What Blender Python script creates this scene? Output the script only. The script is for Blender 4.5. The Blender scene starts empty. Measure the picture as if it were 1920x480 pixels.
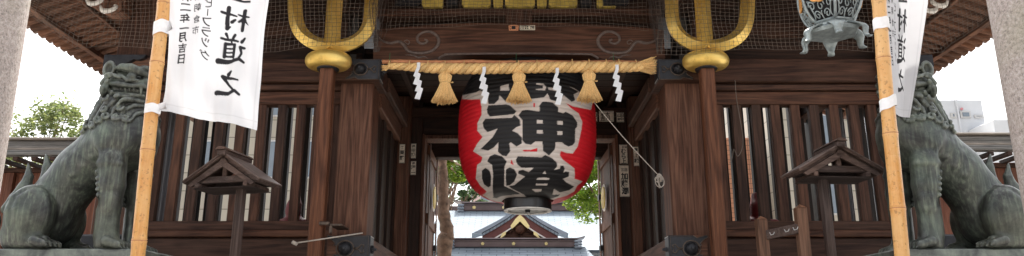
import bpy, math, random
import numpy as np
from mathutils import Vector, Matrix
random.seed(7); rng = np.random.default_rng(11)
PI = math.pi
S = bpy.context.scene
COL = S.collection
# ------------------------------------------------------------------ camera, sky, sun, exposure
PITCH = math.radians(15.2); FOC = 1400.0; CAMZ = 1.6
cam = bpy.data.objects.new('camera', bpy.data.cameras.new('camera'))
COL.objects.link(cam); S.camera = cam
cam.location = (0, 0, CAMZ); cam.rotation_euler = (PI/2 + PITCH, 0, 0)
cam.data.sensor_width = 36; cam.data.lens = FOC/1920*36
cam.data.clip_start = 0.05; cam.data.clip_end = 2000
W = bpy.data.worlds.new('World'); S.world = W; W.use_nodes = True
SUN_EL, SUN_AZ = math.radians(57), math.radians(-4)      # azimuth from +Y (behind the gate), negative = to the left
wn = W.node_tree; bg = wn.nodes['Background']
sky = wn.nodes.new('ShaderNodeTexSky'); sky.sky_type = 'NISHITA'; sky.sun_disc = False
sky.sun_elevation = SUN_EL; sky.sun_rotation = SUN_AZ
sky.dust_density = 6.0; sky.air_density = 1.0; sky.ozone_density = 0.6
hs = wn.nodes.new('ShaderNodeHueSaturation'); hs.inputs['Saturation'].default_value = .22; hs.inputs['Value'].default_value = 1.45
wn.links.new(sky.outputs[0], hs.inputs['Color']); wn.links.new(hs.outputs[0], bg.inputs[0]); bg.inputs[1].default_value = 0.15
sl = bpy.data.lights.new('sun', 'SUN'); sl.energy = 4.0; sl.angle = math.radians(0.6); sl.color = (1, .95, .87)
so = bpy.data.objects.new('sun', sl); COL.objects.link(so)
sd = Vector((math.sin(SUN_AZ)*math.cos(SUN_EL), math.cos(SUN_AZ)*math.cos(SUN_EL), math.sin(SUN_EL)))
so.rotation_euler = sd.to_track_quat('Z', 'Y').to_euler(); so.location = (0, 0, 30)
S.view_settings.view_transform = 'Standard'; S.view_settings.look = 'None'
S.view_settings.gamma = 1; S.view_settings.use_curve_mapping = False
S.view_settings.exposure = 1.28
S.cycles.max_bounces = 8; S.cycles.diffuse_bounces = 5; S.cycles.transparent_max_bounces = 12

# ------------------------------------------------------------------ measuring helpers
cP, sP = math.cos(PITCH), math.sin(PITCH)
def P(px, py, Y):
    u = (px-960)/FOC; v = (240-py)/FOC
    t = Y/(cP - v*sP)
    return Vector((u*t, Y, CAMZ + t*(sP + v*cP)))
def PX(px, py, Y): return P(px, py, Y).x
def PZ(py, Y): return P(960, py, Y).z
def proj(p):          # numpy (n,3) -> measured position in the survey picture
    d = p[:, 1]*cP + (p[:, 2]-CAMZ)*sP
    v = (-p[:, 1]*sP + (p[:, 2]-CAMZ)*cP)/d
    return 960 + FOC*p[:, 0]/d, 240 - FOC*v

# ------------------------------------------------------------------ mesh builder
class MB:
    def __init__(s): s.v = []; s.f = []
    def add(s, vs, fs):
        n = len(s.v); s.v.extend([tuple(q) for q in vs]); s.f.extend([tuple(i+n for i in f) for f in fs]); return s
    def box(s, lo, hi, bev=0.006, M=None):
        lo = list(lo); hi = list(hi)
        for k in range(3):
            if lo[k] > hi[k]: lo[k], hi[k] = hi[k], lo[k]
        b = min(bev, *[(hi[k]-lo[k])*.45 for k in range(3)])
        idx = {}; vs = []
        for sx in (0, 1):
            for sy in (0, 1):
                for sz in (0, 1):
                    for ax in range(3):
                        c = []
                        for k, sg in enumerate((sx, sy, sz)):
                            e = hi[k] if sg else lo[k]
                            if k != ax: e += -b if sg else b
                            c.append(e)
                        idx[(sx, sy, sz, ax)] = len(vs); vs.append(Vector(c))
        fs = []
        for ax in range(3):
            o = [k for k in range(3) if k != ax]
            for sg in (0, 1):
                q = []
                for a, c in ((0, 0), (1, 0), (1, 1), (0, 1)):
                    t = [0, 0, 0]; t[ax] = sg; t[o[0]] = a; t[o[1]] = c
                    q.append(idx[(*t, ax)])
                flip = (sg == 0) ^ (ax == 1)
                fs.append(q[::-1] if flip else q)
            for a in (0, 1):
                for c in (0, 1):
                    t0 = [0, 0, 0]; t0[o[0]] = a; t0[o[1]] = c; t1 = list(t0); t1[ax] = 1
                    fs.append([idx[(*t0, o[0])], idx[(*t1, o[0])], idx[(*t1, o[1])], idx[(*t0, o[1])]])
        for sx in (0, 1):
            for sy in (0, 1):
                for sz in (0, 1): fs.append([idx[(sx, sy, sz, k)] for k in range(3)])
        if M is not None: vs = [M @ q for q in vs]
        return s.add(vs, fs)
    def beam(s, a, b, w, h, bev=0.006, up=(0, 0, 1)):          # a box from a to b
        a = Vector(a); b = Vector(b); d = b-a; L = d.length; y = d/L
        x = y.cross(Vector(up)).normalized(); z = x.cross(y)
        M = Matrix(((x.x, y.x, z.x, a.x), (x.y, y.y, z.y, a.y), (x.z, y.z, z.z, a.z), (0, 0, 0, 1)))
        return s.box((-w/2, 0, -h/2), (w/2, L, h/2), bev, M)
    def tube(s, pts, r, n=8, cap=True, flat=None):
        pts = [Vector(p) for p in pts]; m = len(pts)
        rs = [r]*m if not hasattr(r, '__len__') else list(r)
        up = None; vs = []; fs = []
        for i, p in enumerate(pts):
            d = (pts[min(i+1, m-1)] - pts[max(i-1, 0)])
            if d.length < 1e-9: d = Vector((0, 0, 1))
            d.normalize()
            if up is None:
                up = Vector((0, 0, 1)) if abs(d.z) < .9 else Vector((0, 1, 0))
            x = d.cross(up)
            if x.length < 1e-6: x = d.orthogonal()
            x.normalize(); y = x.cross(d); up = y
            for k in range(n):
                a = 2*PI*k/n
                vs.append(p + rs[i]*(math.cos(a)*x + math.sin(a)*y*(flat or 1)))
        for i in range(m-1):
            for k in range(n):
                k2 = (k+1) % n
                fs.append((i*n+k, i*n+k2, (i+1)*n+k2, (i+1)*n+k))
        if cap and n > 2: fs.append(tuple(range(n))[::-1]); fs.append(tuple((m-1)*n+k for k in range(n)))
        return s.add(vs, fs)
    def lathe(s, prof, c=(0, 0, 0), n=32, axis='z', cap=True, sc=(1, 1)):
        c = Vector(c); vs = []; fs = []; m = len(prof)
        for r, h in prof:
            for k in range(n):
                a = 2*PI*k/n; x = r*math.cos(a)*sc[0]; y = r*math.sin(a)*sc[1]
                if axis == 'z': q = Vector((x, y, h))
                elif axis == 'y': q = Vector((x, h, -y))
                else: q = Vector((h, x, y))
                vs.append(c+q)
        for i in range(m-1):
            for k in range(n):
                k2 = (k+1) % n
                fs.append((i*n+k, i*n+k2, (i+1)*n+k2, (i+1)*n+k))
        if cap: fs.append(tuple(range(n))[::-1]); fs.append(tuple((m-1)*n+k for k in range(n)))
        return s.add(vs, fs)
    def prism(s, poly, y0, y1, fn=None):          # poly in (x,z), extruded in y
        n = len(poly); A = sum(poly[i][0]*poly[(i+1) % n][1]-poly[(i+1) % n][0]*poly[i][1] for i in range(n))
        if A < 0: poly = poly[::-1]
        vs = [Vector((x, y0, z)) for x, z in poly]+[Vector((x, y1, z)) for x, z in poly]
        fs = [tuple(range(n)), tuple(range(2*n-1, n-1, -1))]
        fs += [(i, i+n, (i+1) % n+n, (i+1) % n) for i in range(n)]
        if fn: vs = [fn(q) for q in vs]
        return s.add(vs, fs)
    def tf(s, M): s.v = [tuple(M @ Vector(q)) for q in s.v]; return s
def root_loc(p):
    l = Vector((0, 0, 0))
    while p is not None: l = l+p.location; p = p.parent
    return l
def tag(o, label=None, cat=None, group=None, kind=None):
    for k, v in (('label', label), ('category', cat), ('group', group), ('kind', kind)):
        if v: o[k] = v
    return o
def obj(name, mb, mat, parent=None, smooth=None, local=False, origin=None):
    me = bpy.data.meshes.new(name)
    off = Vector((0, 0, 0)) if local else root_loc(parent)
    if origin is not None: off = Vector(origin)
    v = np.array(mb.v if isinstance(mb, MB) else mb[0], dtype=float) - np.array(off)
    f = mb.f if isinstance(mb, MB) else mb[1]
    me.from_pydata(v.tolist() if len(v) < 200000 else v, [], f); me.validate(); me.update()
    mats = mat if isinstance(mat, (list, tuple)) else [mat]
    for m_ in mats: me.materials.append(m_)
    if smooth == 'all': me.polygons.foreach_set('use_smooth', [True]*len(me.polygons))
    elif smooth: me.set_sharp_from_angle(angle=math.radians(smooth))
    o = bpy.data.objects.new(name, me); COL.objects.link(o)
    if parent: o.parent = parent
    if origin is not None: o.location = origin
    if smooth and smooth != 'all':
        me.polygons.foreach_set('use_smooth', [True]*len(me.polygons))
    return o
def thing(name, label, cat, loc=(0, 0, 0), group=None, rz=0):
    o = bpy.data.objects.new(name, None); COL.objects.link(o); o.location = loc; o.rotation_euler = (0, 0, rz)
    o.empty_display_size = .2
    return tag(o, label, cat, group)
def dup(o, loc=None, label=None, parent=None):
    c = o.copy(); COL.objects.link(c); c.parent = parent
    if loc is not None: c.location = loc
    if label: c['label'] = label
    for ch in list(o.children): dup(ch, parent=c)
    return c

# ------------------------------------------------------------------ materials
class NT:
    def __init__(s, name):
        s.m = bpy.data.materials.new(name); s.m.use_nodes = True; s.t = s.m.node_tree; s.b = s.t.nodes['Principled BSDF']
    def n(s, ty, **kw):
        q = s.t.nodes.new(ty)
        for k, v in kw.items():
            if k.startswith('i_'):
                key = k[2:]; q.inputs[int(key) if key.isdigit() else key.replace('_', ' ')].default_value = v
            else: setattr(q, k, v)
        return q
    def l(s, a, b): s.t.links.new(a, b)
    def ramp(s, src, stops):
        r = s.n('ShaderNodeValToRGB'); e = r.color_ramp.elements
        while len(e) < len(stops): e.new(.5)
        for k, (p_, c) in enumerate(stops):
            e[k].position = p_; e[k].color = (*c, 1) if hasattr(c, '__len__') else (c, c, c, 1)
        s.l(src, r.inputs[0]); return r.outputs[0]
    def mix(s, f, a, b, mode='MIX'):
        q = s.n('ShaderNodeMix', data_type='RGBA', blend_type=mode)
        for i, v in ((0, f), (6, a), (7, b)):
            if hasattr(v, 'links') or hasattr(v, 'is_output'): s.l(v, q.inputs[i])
            elif i == 0: q.inputs[0].default_value = v
            else: q.inputs[i].default_value = (*v, 1)
        return q.outputs[2]
    def bump(s, h, st=.3, d=.02):
        b = s.n('ShaderNodeBump'); b.inputs['Strength'].default_value = st; b.inputs['Distance'].default_value = d
        s.l(h, b.inputs['Height']); s.l(b.outputs[0], s.b.inputs['Normal'])
    def set(s, rough=.6, metal=0, spec=.4):
        s.b.inputs['Roughness'].default_value = rough; s.b.inputs['Metallic'].default_value = metal
        s.b.inputs['Specular IOR Level'].default_value = spec; return s
    def coord(s, scale=(1, 1, 1), jitter=0.):
        tc = s.n('ShaderNodeTexCoord'); out = tc.outputs['Object']
        if jitter:
            g = s.n('ShaderNodeNewGeometry'); m = s.n('ShaderNodeVectorMath', operation='MULTIPLY_ADD')
            s.l(g.outputs['Random Per Island'], m.inputs[0]); m.inputs[1].default_value = (jitter, jitter*.7, jitter*1.3); s.l(out, m.inputs[2]); out = m.outputs[0]
        mp = s.n('ShaderNodeMapping'); mp.inputs['Scale'].default_value = scale; s.l(out, mp.inputs[0]); return mp.outputs[0]
def wood(name, dark, light, axis, rough=.62, grain=1.0, wear=.25, worn=(.17, .095, .062)):
    T = NT(name); sc = [20*grain]*3; sc['xyz'.index(axis)] = 1.3
    c = T.coord(tuple(sc), 9.0)
    n0 = T.n('ShaderNodeTexNoise', i_Scale=.30, i_Detail=2.0); T.l(c, n0.inputs[0])
    w = T.n('ShaderNodeTexNoise', i_Scale=1.0, i_Detail=6.0, i_Roughness=.65, i_Distortion=1.2); T.l(c, w.inputs[0])
    # growth rings: sine of a slow field
    mul = T.n('ShaderNodeMath', operation='MULTIPLY', i_1=46.0); T.l(n0.outputs[0], mul.inputs[0])
    sn = T.n('ShaderNodeMath', operation='SINE'); T.l(mul.outputs[0], sn.inputs[0])
    ma = T.n('ShaderNodeMath', operation='MULTIPLY_ADD', i_1=.17, i_2=.0); T.l(sn.outputs[0], ma.inputs[0])
    ad = T.n('ShaderNodeMath', operation='ADD'); T.l(w.outputs[0], ad.inputs[0]); T.l(ma.outputs[0], ad.inputs[1])
    col = T.ramp(ad.outputs[0], [(.22, dark), (.52, tuple((a+b)/2 for a, b in zip(dark, light))), (.85, light)])
    fs_ = [170*grain]*3; fs_['xyz'.index(axis)] = 3.0
    cf = T.coord(tuple(fs_), 9.0); nf = T.n('ShaderNodeTexNoise', i_Scale=1.0, i_Detail=3.0); T.l(cf, nf.inputs[0])
    col = T.mix(1.0, col, T.ramp(nf.outputs[0], [(.36, .62), (.6, 1.12)]), 'MULTIPLY')
    c2 = T.coord((.9, .9, .9)); big = T.n('ShaderNodeTexNoise', i_Scale=1.6, i_Detail=5.0, i_Roughness=.6); T.l(c2, big.inputs[0])
    f = T.ramp(big.outputs[0], [(.45, 0), (.75, wear)])
    col = T.mix(f, col, worn)
    g = T.n('ShaderNodeNewGeometry'); v = T.ramp(g.outputs['Random Per Island'], [(0, (.66, .70, .74)), (.5, (1, .96, .93)), (1, (1.32, 1.18, 1.05))])
    col = T.mix(1.0, col, v, 'MULTIPLY')
    T.l(col, T.b.inputs['Base Color']); T.set(rough, 0, .22); T.bump(ad.outputs[0], .35, .006)
    return T.m
def plain(name, col, rough=.5, metal=0, noise=.15, scale=8, spec=.4, bump=0, bscale=30):
    T = NT(name); c = T.coord(); n = T.n('ShaderNodeTexNoise', i_Scale=float(scale), i_Detail=5.0, i_Roughness=.6); T.l(c, n.inputs[0])
    a = tuple(x*(1-noise) for x in col); b = tuple(min(1, x*(1+noise)) for x in col)
    T.l(T.ramp(n.outputs[0], [(.3, a), (.7, b)]), T.b.inputs['Base Color']); T.set(rough, metal, spec)
    if bump:
        n2 = T.n('ShaderNodeTexNoise', i_Scale=float(bscale), i_Detail=4.0); T.l(c, n2.inputs[0]); T.bump(n2.outputs[0], bump, .01)
    return T.m
M = {}
DK, LT = (.030, .0118, .0068), (.110, .050, .031)
for ax in 'xyz':
    M['beam_'+ax] = wood('dark_beam_wood_'+ax, DK, LT, ax)
    M['col_'+ax] = wood('column_wood_'+ax, (.062, .0225, .0115), (.195, .091, .056), ax, wear=.25, worn=(.20, .115, .08))
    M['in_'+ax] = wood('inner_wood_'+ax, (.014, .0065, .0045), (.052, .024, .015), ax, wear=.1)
    M['grey_'+ax] = wood('weathered_wood_'+ax, (.055, .038, .034), (.135, .1, .09), ax, wear=.4)
    M['eave_'+ax] = wood('eave_wood_'+ax, (.085, .04, .026), (.22, .11, .07), ax, wear=.25, worn=(.25, .16, .12))
M['void_z'] = wood('shade_dark_wood_z', (.006, .004, .0035), (.020, .011, .008), 'z', wear=.0)  # shade of the bay interiors put into the wood colour
M['void_x'] = wood('shade_dark_wood_x', (.006, .004, .0035), (.020, .011, .008), 'x', wear=.0)
M['post_z'] = wood('pale_brown_post_wood', (.085, .042, .026), (.24, .125, .078), 'z', wear=.3, worn=(.28, .18, .13))
M['pole'] = wood('pole_wood', (.070, .024, .0115), (.20, .078, .038), 'z', wear=.2, worn=(.15, .085, .06))
M['redwood'] = wood('red_wood', (.11, .036, .02), (.22, .085, .05), 'z', wear=.1)
M['black_metal'] = plain('black_lacquered_metal', (.028, .028, .032), .42, .5, .3, 14, bump=.15, bscale=60)
M['trim_metal'] = plain('worn_bronze_edge', (.1, .075, .06), .45, .6, .3, 30)
M['white_trim'] = plain('worn_white_metal', (.45, .44, .43), .5, .2, .25, 30)
T = NT('gilded_metal'); c = T.coord(); n = T.n('ShaderNodeTexNoise', i_Scale=4.0, i_Detail=6.0, i_Roughness=.55); T.l(c, n.inputs[0])
T.l(T.ramp(n.outputs[0], [(.3, (.52, .30, .06)), (.5, (.68, .44, .11)), (.75, (.78, .56, .18))]), T.b.inputs['Base Color']); T.set(.36, .6)
T.l(T.ramp(n.outputs[0], [(.3, .5), (.7, .3)]), T.b.inputs['Roughness']); T.bump(n.outputs[0], .12, .01)
ng = T.n('ShaderNodeTexNoise', i_Scale=22.0, i_Detail=7.0, i_Roughness=.75); T.l(c, ng.inputs[0])
T.l(T.mix(T.ramp(ng.outputs[0], [(.55, 0), (.72, .6)]), T.ramp(n.outputs[0], [(.3, (.52, .31, .06)), (.5, (.72, .48, .12)), (.75, (.82, .60, .20))]), (.24, .13, .05)), T.b.inputs['Base Color']); M['gold'] = T.m
M['gold_paint'] = plain('gold_paint', (.55, .40, .09), .5, .35, .25, 10)
M['gold_side'] = plain('shaded_bronze_side', (.13, .075, .04), .5, .4, .3, 20)
M['paper'] = plain('white_paper', (.66, .66, .68), .7, 0, .03, 20)
M['ink'] = plain('black_ink', (.012, .012, .013), .6, 0, .2, 40)
M['sticker'] = plain('aged_paper_label', (.74, .66, .54), .75, 0, .2, 25)
M['white_paint'] = plain('white_chalk_paint', (.75, .72, .68), .7, 0, .15, 12)
# granite
T = NT('granite'); c = T.coord(); v = T.n('ShaderNodeTexVoronoi', i_Scale=85.0); T.l(c, v.inputs[0])
n = T.n('ShaderNodeTexNoise', i_Scale=48.0, i_Detail=6.0, i_Roughness=.8); T.l(c, n.inputs[0])
n2 = T.n('ShaderNodeTexNoise', i_Scale=2.2, i_Detail=6.0); T.l(c, n2.inputs[0])
a = T.ramp(n.outputs[0], [(.32, (.08, .07, .066)), (.46, (.29, .25, .23)), (.6, (.45, .40, .375)), (.75, (.58, .53, .5))])
bb = T.mix(T.ramp(v.outputs['Color'], [(.0, 0), (.16, .0), (.2, .0), (1, .35)]), a, (.42, .33, .29))
bb = T.mix(T.ramp(n2.outputs[0], [(.5, 0), (.72, .38)]), bb, (.24, .23, .13))
T.l(bb, T.b.inputs['Base Color']); T.set(.8, 0, .3); T.bump(n.outputs[0], .5, .006); M['granite'] = T.m
M['paving'] = plain('stone_paving', (.30, .285, .26), .85, 0, .18, 3, bump=.3)
M['base_stone'] = plain('plinth_stone', (.25, .24, .22), .85, 0, .2, 6, bump=.3)
# patinated bronze
T = NT('patinated_bronze'); c = T.coord()
n1 = T.n('ShaderNodeTexNoise', i_Scale=3.2, i_Detail=7.0, i_Roughness=.62, i_Distortion=.6); T.l(c, n1.inputs[0])
cs = T.coord((44, 44, 3.2)); n2 = T.n('ShaderNodeTexNoise', i_Scale=1.0, i_Detail=4.0); T.l(cs, n2.inputs[0])
base = T.ramp(n1.outputs[0], [(.3, (.027, .027, .027)), (.44, (.058, .058, .054)), (.58, (.078, .090, .074)), (.76, (.125, .155, .12))])
st = T.ramp(n2.outputs[0], [(.47, 0), (.66, .8)])
base = T.mix(st, base, (.155, .175, .135))
nb = T.n('ShaderNodeTexNoise', i_Scale=1.3, i_Detail=4.0); T.l(c, nb.inputs[0])
base = T.mix(T.ramp(nb.outputs[0], [(.45, 0), (.7, .45)]), base, (.10, .082, .058))
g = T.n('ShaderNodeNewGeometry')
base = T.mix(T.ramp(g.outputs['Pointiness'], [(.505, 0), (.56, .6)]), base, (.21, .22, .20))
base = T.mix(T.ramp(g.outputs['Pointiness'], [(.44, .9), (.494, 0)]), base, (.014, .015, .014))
nd = T.n('ShaderNodeTexNoise', i_Scale=4.5, i_Detail=8.0, i_Roughness=.7, i_Distortion=.8); T.l(c, nd.inputs[0])
base = T.mix(1.0, base, T.ramp(nd.outputs[0], [(.36, (.33, .34, .37)), (.5, (.74, .78, .78)), (.66, (1.15, 1.2, 1.15))]), 'MULTIPLY')
T.l(base, T.b.inputs['Base Color']); T.set(.47, .35, .6)
T.l(T.ramp(n1.outputs[0], [(.3, .30), (.7, .55)]), T.b.inputs['Roughness'])
nf = T.n('ShaderNodeTexNoise', i_Scale=60.0, i_Detail=4.0); T.l(c, nf.inputs[0]); T.bump(nf.outputs[0], .2, .006); M['bronze'] = T.m
M['lamp_bronze'] = plain('grey_green_bronze', (.29, .33, .335), .5, .35, .35, 14, bump=.2)
M['lamp_gold'] = plain('orange_gilt', (.62, .30, .09), .45, .5, .3, 60)
M['dark_in'] = plain('dark_lamp_inside', (.02, .02, .022), .8)
# bamboo
T = NT('bamboo_skin'); c = T.coord((30, 30, 1.6)); n = T.n('ShaderNodeTexNoise', i_Scale=1.0, i_Detail=5.0, i_Roughness=.7); T.l(c, n.inputs[0])
c2 = T.coord(); n2 = T.n('ShaderNodeTexNoise', i_Scale=5.0, i_Detail=4.0); T.l(c2, n2.inputs[0])
a = T.ramp(n.outputs[0], [(.3, (.50, .20, .04)), (.55, (.64, .31, .085)), (.75, (.72, .42, .16))])
a = T.mix(T.ramp(n2.outputs[0], [(.5, 0), (.75, .5)]), a, (.62, .25, .05))
n3 = T.n('ShaderNodeTexNoise', i_Scale=1.7, i_Detail=6.0, i_Roughness=.7); T.l(c2, n3.inputs[0])
a = T.mix(T.ramp(n3.outputs[0], [(.42, .55), (.6, 0)]), a, (.72, .47, .22))
n4 = T.n('ShaderNodeTexNoise', i_Scale=38.0, i_Detail=3.0); T.l(c2, n4.inputs[0]); a = T.mix(T.ramp(n4.outputs[0], [(.58, 0), (.68, .55)]), a, (.22, .10, .035))
T.l(a, T.b.inputs['Base Color']); T.set(.33, 0, .5); T.l(T.ramp(n2.outputs[0], [(.3, .25), (.7, .5)]), T.b.inputs['Roughness']); T.bump(n.outputs[0], .15, .004); M['bamboo'] = T.m
M['rod'] = plain('old_bamboo_rod', (.42, .17, .075), .5, 0, .25, 12)
# straw
T = NT('rice_straw'); c = T.coord((90, 90, 90)); n = T.n('ShaderNodeTexNoise', i_Scale=1.0, i_Detail=3.0); T.l(c, n.inputs[0])
g = T.n('ShaderNodeNewGeometry'); v = T.ramp(g.outputs['Random Per Island'], [(0, .78), (1, 1.15)])
a = T.ramp(n.outputs[0], [(.3, (.56, .32, .115)), (.7, (.84, .58, .27))]); a = T.mix(1.0, a, v, 'MULTIPLY')
T.l(a, T.b.inputs['Base Color']); T.set(.65, 0, .2); T.bump(n.outputs[0], .4, .004); M['straw'] = T.m
M['net'] = plain('net_twine', (.14, .11, .09), .8, 0, .2, 3)
M['net2'] = plain('dark_net_twine', (.05, .036, .03), .8, 0, .2, 3)
M['cord'] = plain('cotton_cord', (.40, .35, .30), .85, 0, .2, 40)
M['tie'] = plain('white_cotton_band', (.80, .79, .80), .85, 0, .05, 30, bump=.3, bscale=18)
# colour-attribute cloth and lantern paper
def attr_mat(name, rough, trans=0, bump_sc=None, noise=.06):
    T = NT(name); a = T.n('ShaderNodeAttribute'); a.attribute_name = 'paint'
    c = T.coord(); n = T.n('ShaderNodeTexNoise', i_Scale=6.0, i_Detail=6.0); T.l(c, n.inputs[0])
    col = T.mix(1.0, a.outputs['Color'], T.ramp(n.outputs[0], [(.3, 1-noise*2), (.7, 1.0)]), 'MULTIPLY')
    T.l(col, T.b.inputs['Base Color']); T.set(rough, 0, .3)
    if bump_sc:
        n2 = T.n('ShaderNodeTexNoise', i_Scale=bump_sc, i_Detail=3.0); T.l(c, n2.inputs[0]); T.bump(n2.outputs[0], .12, .01)
    if trans:
        tr = T.n('ShaderNodeBsdfTranslucent'); T.l(col, tr.inputs[0]); mx = T.n('ShaderNodeMixShader'); mx.inputs[0].default_value = trans
        T.l(T.b.outputs[0], mx.inputs[1]); T.l(tr.outputs[0], mx.inputs[2]); T.l(mx.outputs[0], T.t.nodes['Material Output'].inputs[0])
    return T.m
M['banner'] = attr_mat('banner_cotton', .85, .35, 70.0, .02)
M['lantern'] = attr_mat('lantern_paper', .55, .0, 20.0, .08)
def leafmat(name, c1, c2, c3):
    T = NT(name); g = T.n('ShaderNodeNewGeometry')
    a = T.ramp(g.outputs['Random Per Island'], [(0, c1), (.5, c2), (1, c3)]); T.l(a, T.b.inputs['Base Color']); T.set(.5, 0, .35)
    tr = T.n('ShaderNodeBsdfTranslucent'); T.l(a, tr.inputs[0]); mx = T.n('ShaderNodeMixShader'); mx.inputs[0].default_value = .45
    T.l(T.b.outputs[0], mx.inputs[1]); T.l(tr.outputs[0], mx.inputs[2]); T.l(mx.outputs[0], T.t.nodes['Material Output'].inputs[0]); return T.m
M['leaf_bright'] = leafmat('camphor_leaves', (.07, .13, .012), (.15, .25, .025), (.27, .36, .04))
M['leaf_soft'] = leafmat('pale_leaves', (.09, .13, .045), (.17, .21, .07), (.26, .28, .11))
M['leaf_dark'] = leafmat('cypress_leaves', (.035, .07, .03), (.07, .12, .05), (.12, .17, .07))
M['bark'] = plain('tree_bark', (.20, .13, .09), .9, 0, .6, 9, bump=1.0, bscale=11)
T = NT('copper_roof_shingles'); c = T.coord()
br = T.n('ShaderNodeTexBrick', offset=.5); mp = T.n('ShaderNodeMapping'); T.l(c, mp.inputs[0])
tc = T.n('ShaderNodeAttribute'); tc.attribute_name = 'uvw'
T.l(tc.outputs['Vector'], br.inputs[0]); br.inputs['Scale'].default_value = 1.0
br.inputs['Color1'].default_value = (.21, .25, .29, 1); br.inputs['Color2'].default_value = (.16, .195, .23, 1); br.inputs['Mortar'].default_value = (.08, .10, .125, 1)
br.inputs['Mortar Size'].default_value = .02; br.inputs['Brick Width'].default_value = .6; br.inputs['Row Height'].default_value = .17
n = T.n('ShaderNodeTexNoise', i_Scale=1.2, i_Detail=6.0); T.l(c, n.inputs[0])
T.l(T.mix(T.ramp(n.outputs[0], [(.4, 0), (.75, .4)]), br.outputs[0], (.24, .28, .31)), T.b.inputs['Base Color']); T.set(.8, 0, .1); T.bump(br.outputs['Fac'], -.4, .02); M['roof'] = T.m
M['ridge'] = plain('ridge_metal', (.12, .085, .085), .5, .2, .15, 2)
M['ridge_cap'] = plain('ridge_cap_metal', (.20, .16, .165), .4, .3, .15, 2)
M['gable_red'] = plain('gable_board_brown', (.12, .035, .03), .5, 0, .2, 3)
M['oldroof'] = wood('old_shingle', (.12, .11, .1), (.24, .22, .2), 'x', wear=.2, worn=(.3, .3, .27))

# ------------------------------------------------------------------ lettering helpers
_gc = {}
def glyph(ch, off=0.0):
    key = (ch, off)
    if key not in _gc:
        c = bpy.data.curves.new('g', 'FONT'); c.body = ch; c.offset = off; c.resolution_u = 3
        o = bpy.data.objects.new('g', c); COL.objects.link(o); bpy.context.view_layer.update()
        ev = o.evaluated_get(bpy.context.evaluated_depsgraph_get()); me = ev.to_mesh()
        me.calc_loop_triangles()
        v = np.array([q.co[:2] for q in me.vertices]).reshape(-1, 2); t = [tuple(q.vertices) for q in me.loop_triangles]
        ev.to_mesh_clear(); bpy.data.objects.remove(o); bpy.data.curves.remove(c)
        if len(v) == 0: v = np.zeros((3, 2)); t = [(0, 1, 2)]
        lo, hi = v.min(0), v.max(0)
        _gc[key] = ((v-(lo+hi)/2)/max(.62, float((hi-lo).max())), t)
    return _gc[key]
def raster_tris(mask, v, tris):
    for t in tris:
        a, b, c = v[t[0]], v[t[1]], v[t[2]]
        x0 = max(0, int(min(a[0], b[0], c[0]))); x1 = min(mask.shape[1]-1, int(max(a[0], b[0], c[0]))+1)
        y0 = max(0, int(min(a[1], b[1], c[1]))); y1 = min(mask.shape[0]-1, int(max(a[1], b[1], c[1]))+1)
        if x1 < x0 or y1 < y0: continue
        X, Y = np.meshgrid(np.arange(x0, x1+1)+.5, np.arange(y0, y1+1)+.5)
        e = lambda p, q: (q[0]-p[0])*(Y-p[1])-(q[1]-p[1])*(X-p[0])
        e1, e2, e3 = e(a, b), e(b, c), e(c, a)
        mask[y0:y1+1, x0:x1+1] |= ((e1 >= 0) & (e2 >= 0) & (e3 >= 0)) | ((e1 <= 0) & (e2 <= 0) & (e3 <= 0))
def inpoly(X, Y, poly):
    r = np.zeros(X.shape, bool); n = len(poly)
    for i in range(n):
        x0, y0 = poly[i]; x1, y1 = poly[(i+1) % n]
        if y0 == y1: continue
        c = (y0 > Y) != (y1 > Y)
        r ^= c & (X < (x1-x0)*(Y-y0)/(y1-y0)+x0)
    return r
def brush(strokes):
    """strokes: list of [(x,y,w),...] on a unit cell, y down -> list of convex quads/discs as polygons"""
    out = []
    for s in strokes:
        pts = []
        for i in range(len(s)-1):
            a, b = s[i], s[i+1]
            for k in range(6): pts.append([a[j]+(b[j]-a[j])*k/6 for j in range(3)])
        pts.append(list(s[-1]))
        for i in range(len(pts)):
            x, y, w = pts[i]
            w *= 1.28; out.append([(x+w/2*math.cos(a_), y+w/2*math.sin(a_)) for a_ in np.linspace(0, 2*PI, 9)[:-1]])
            if i:
                x0, y0, w0 = pts[i-1]; w0 *= 1.28; d = math.hypot(x-x0, y-y0) or 1; nx, ny = -(y-y0)/d, (x-x0)/d
                out.append([(x0+nx*w0/2, y0+ny*w0/2), (x+nx*w/2, y+ny*w/2), (x-nx*w/2, y-ny*w/2), (x0-nx*w0/2, y0-ny*w0/2)])
    return out
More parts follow.
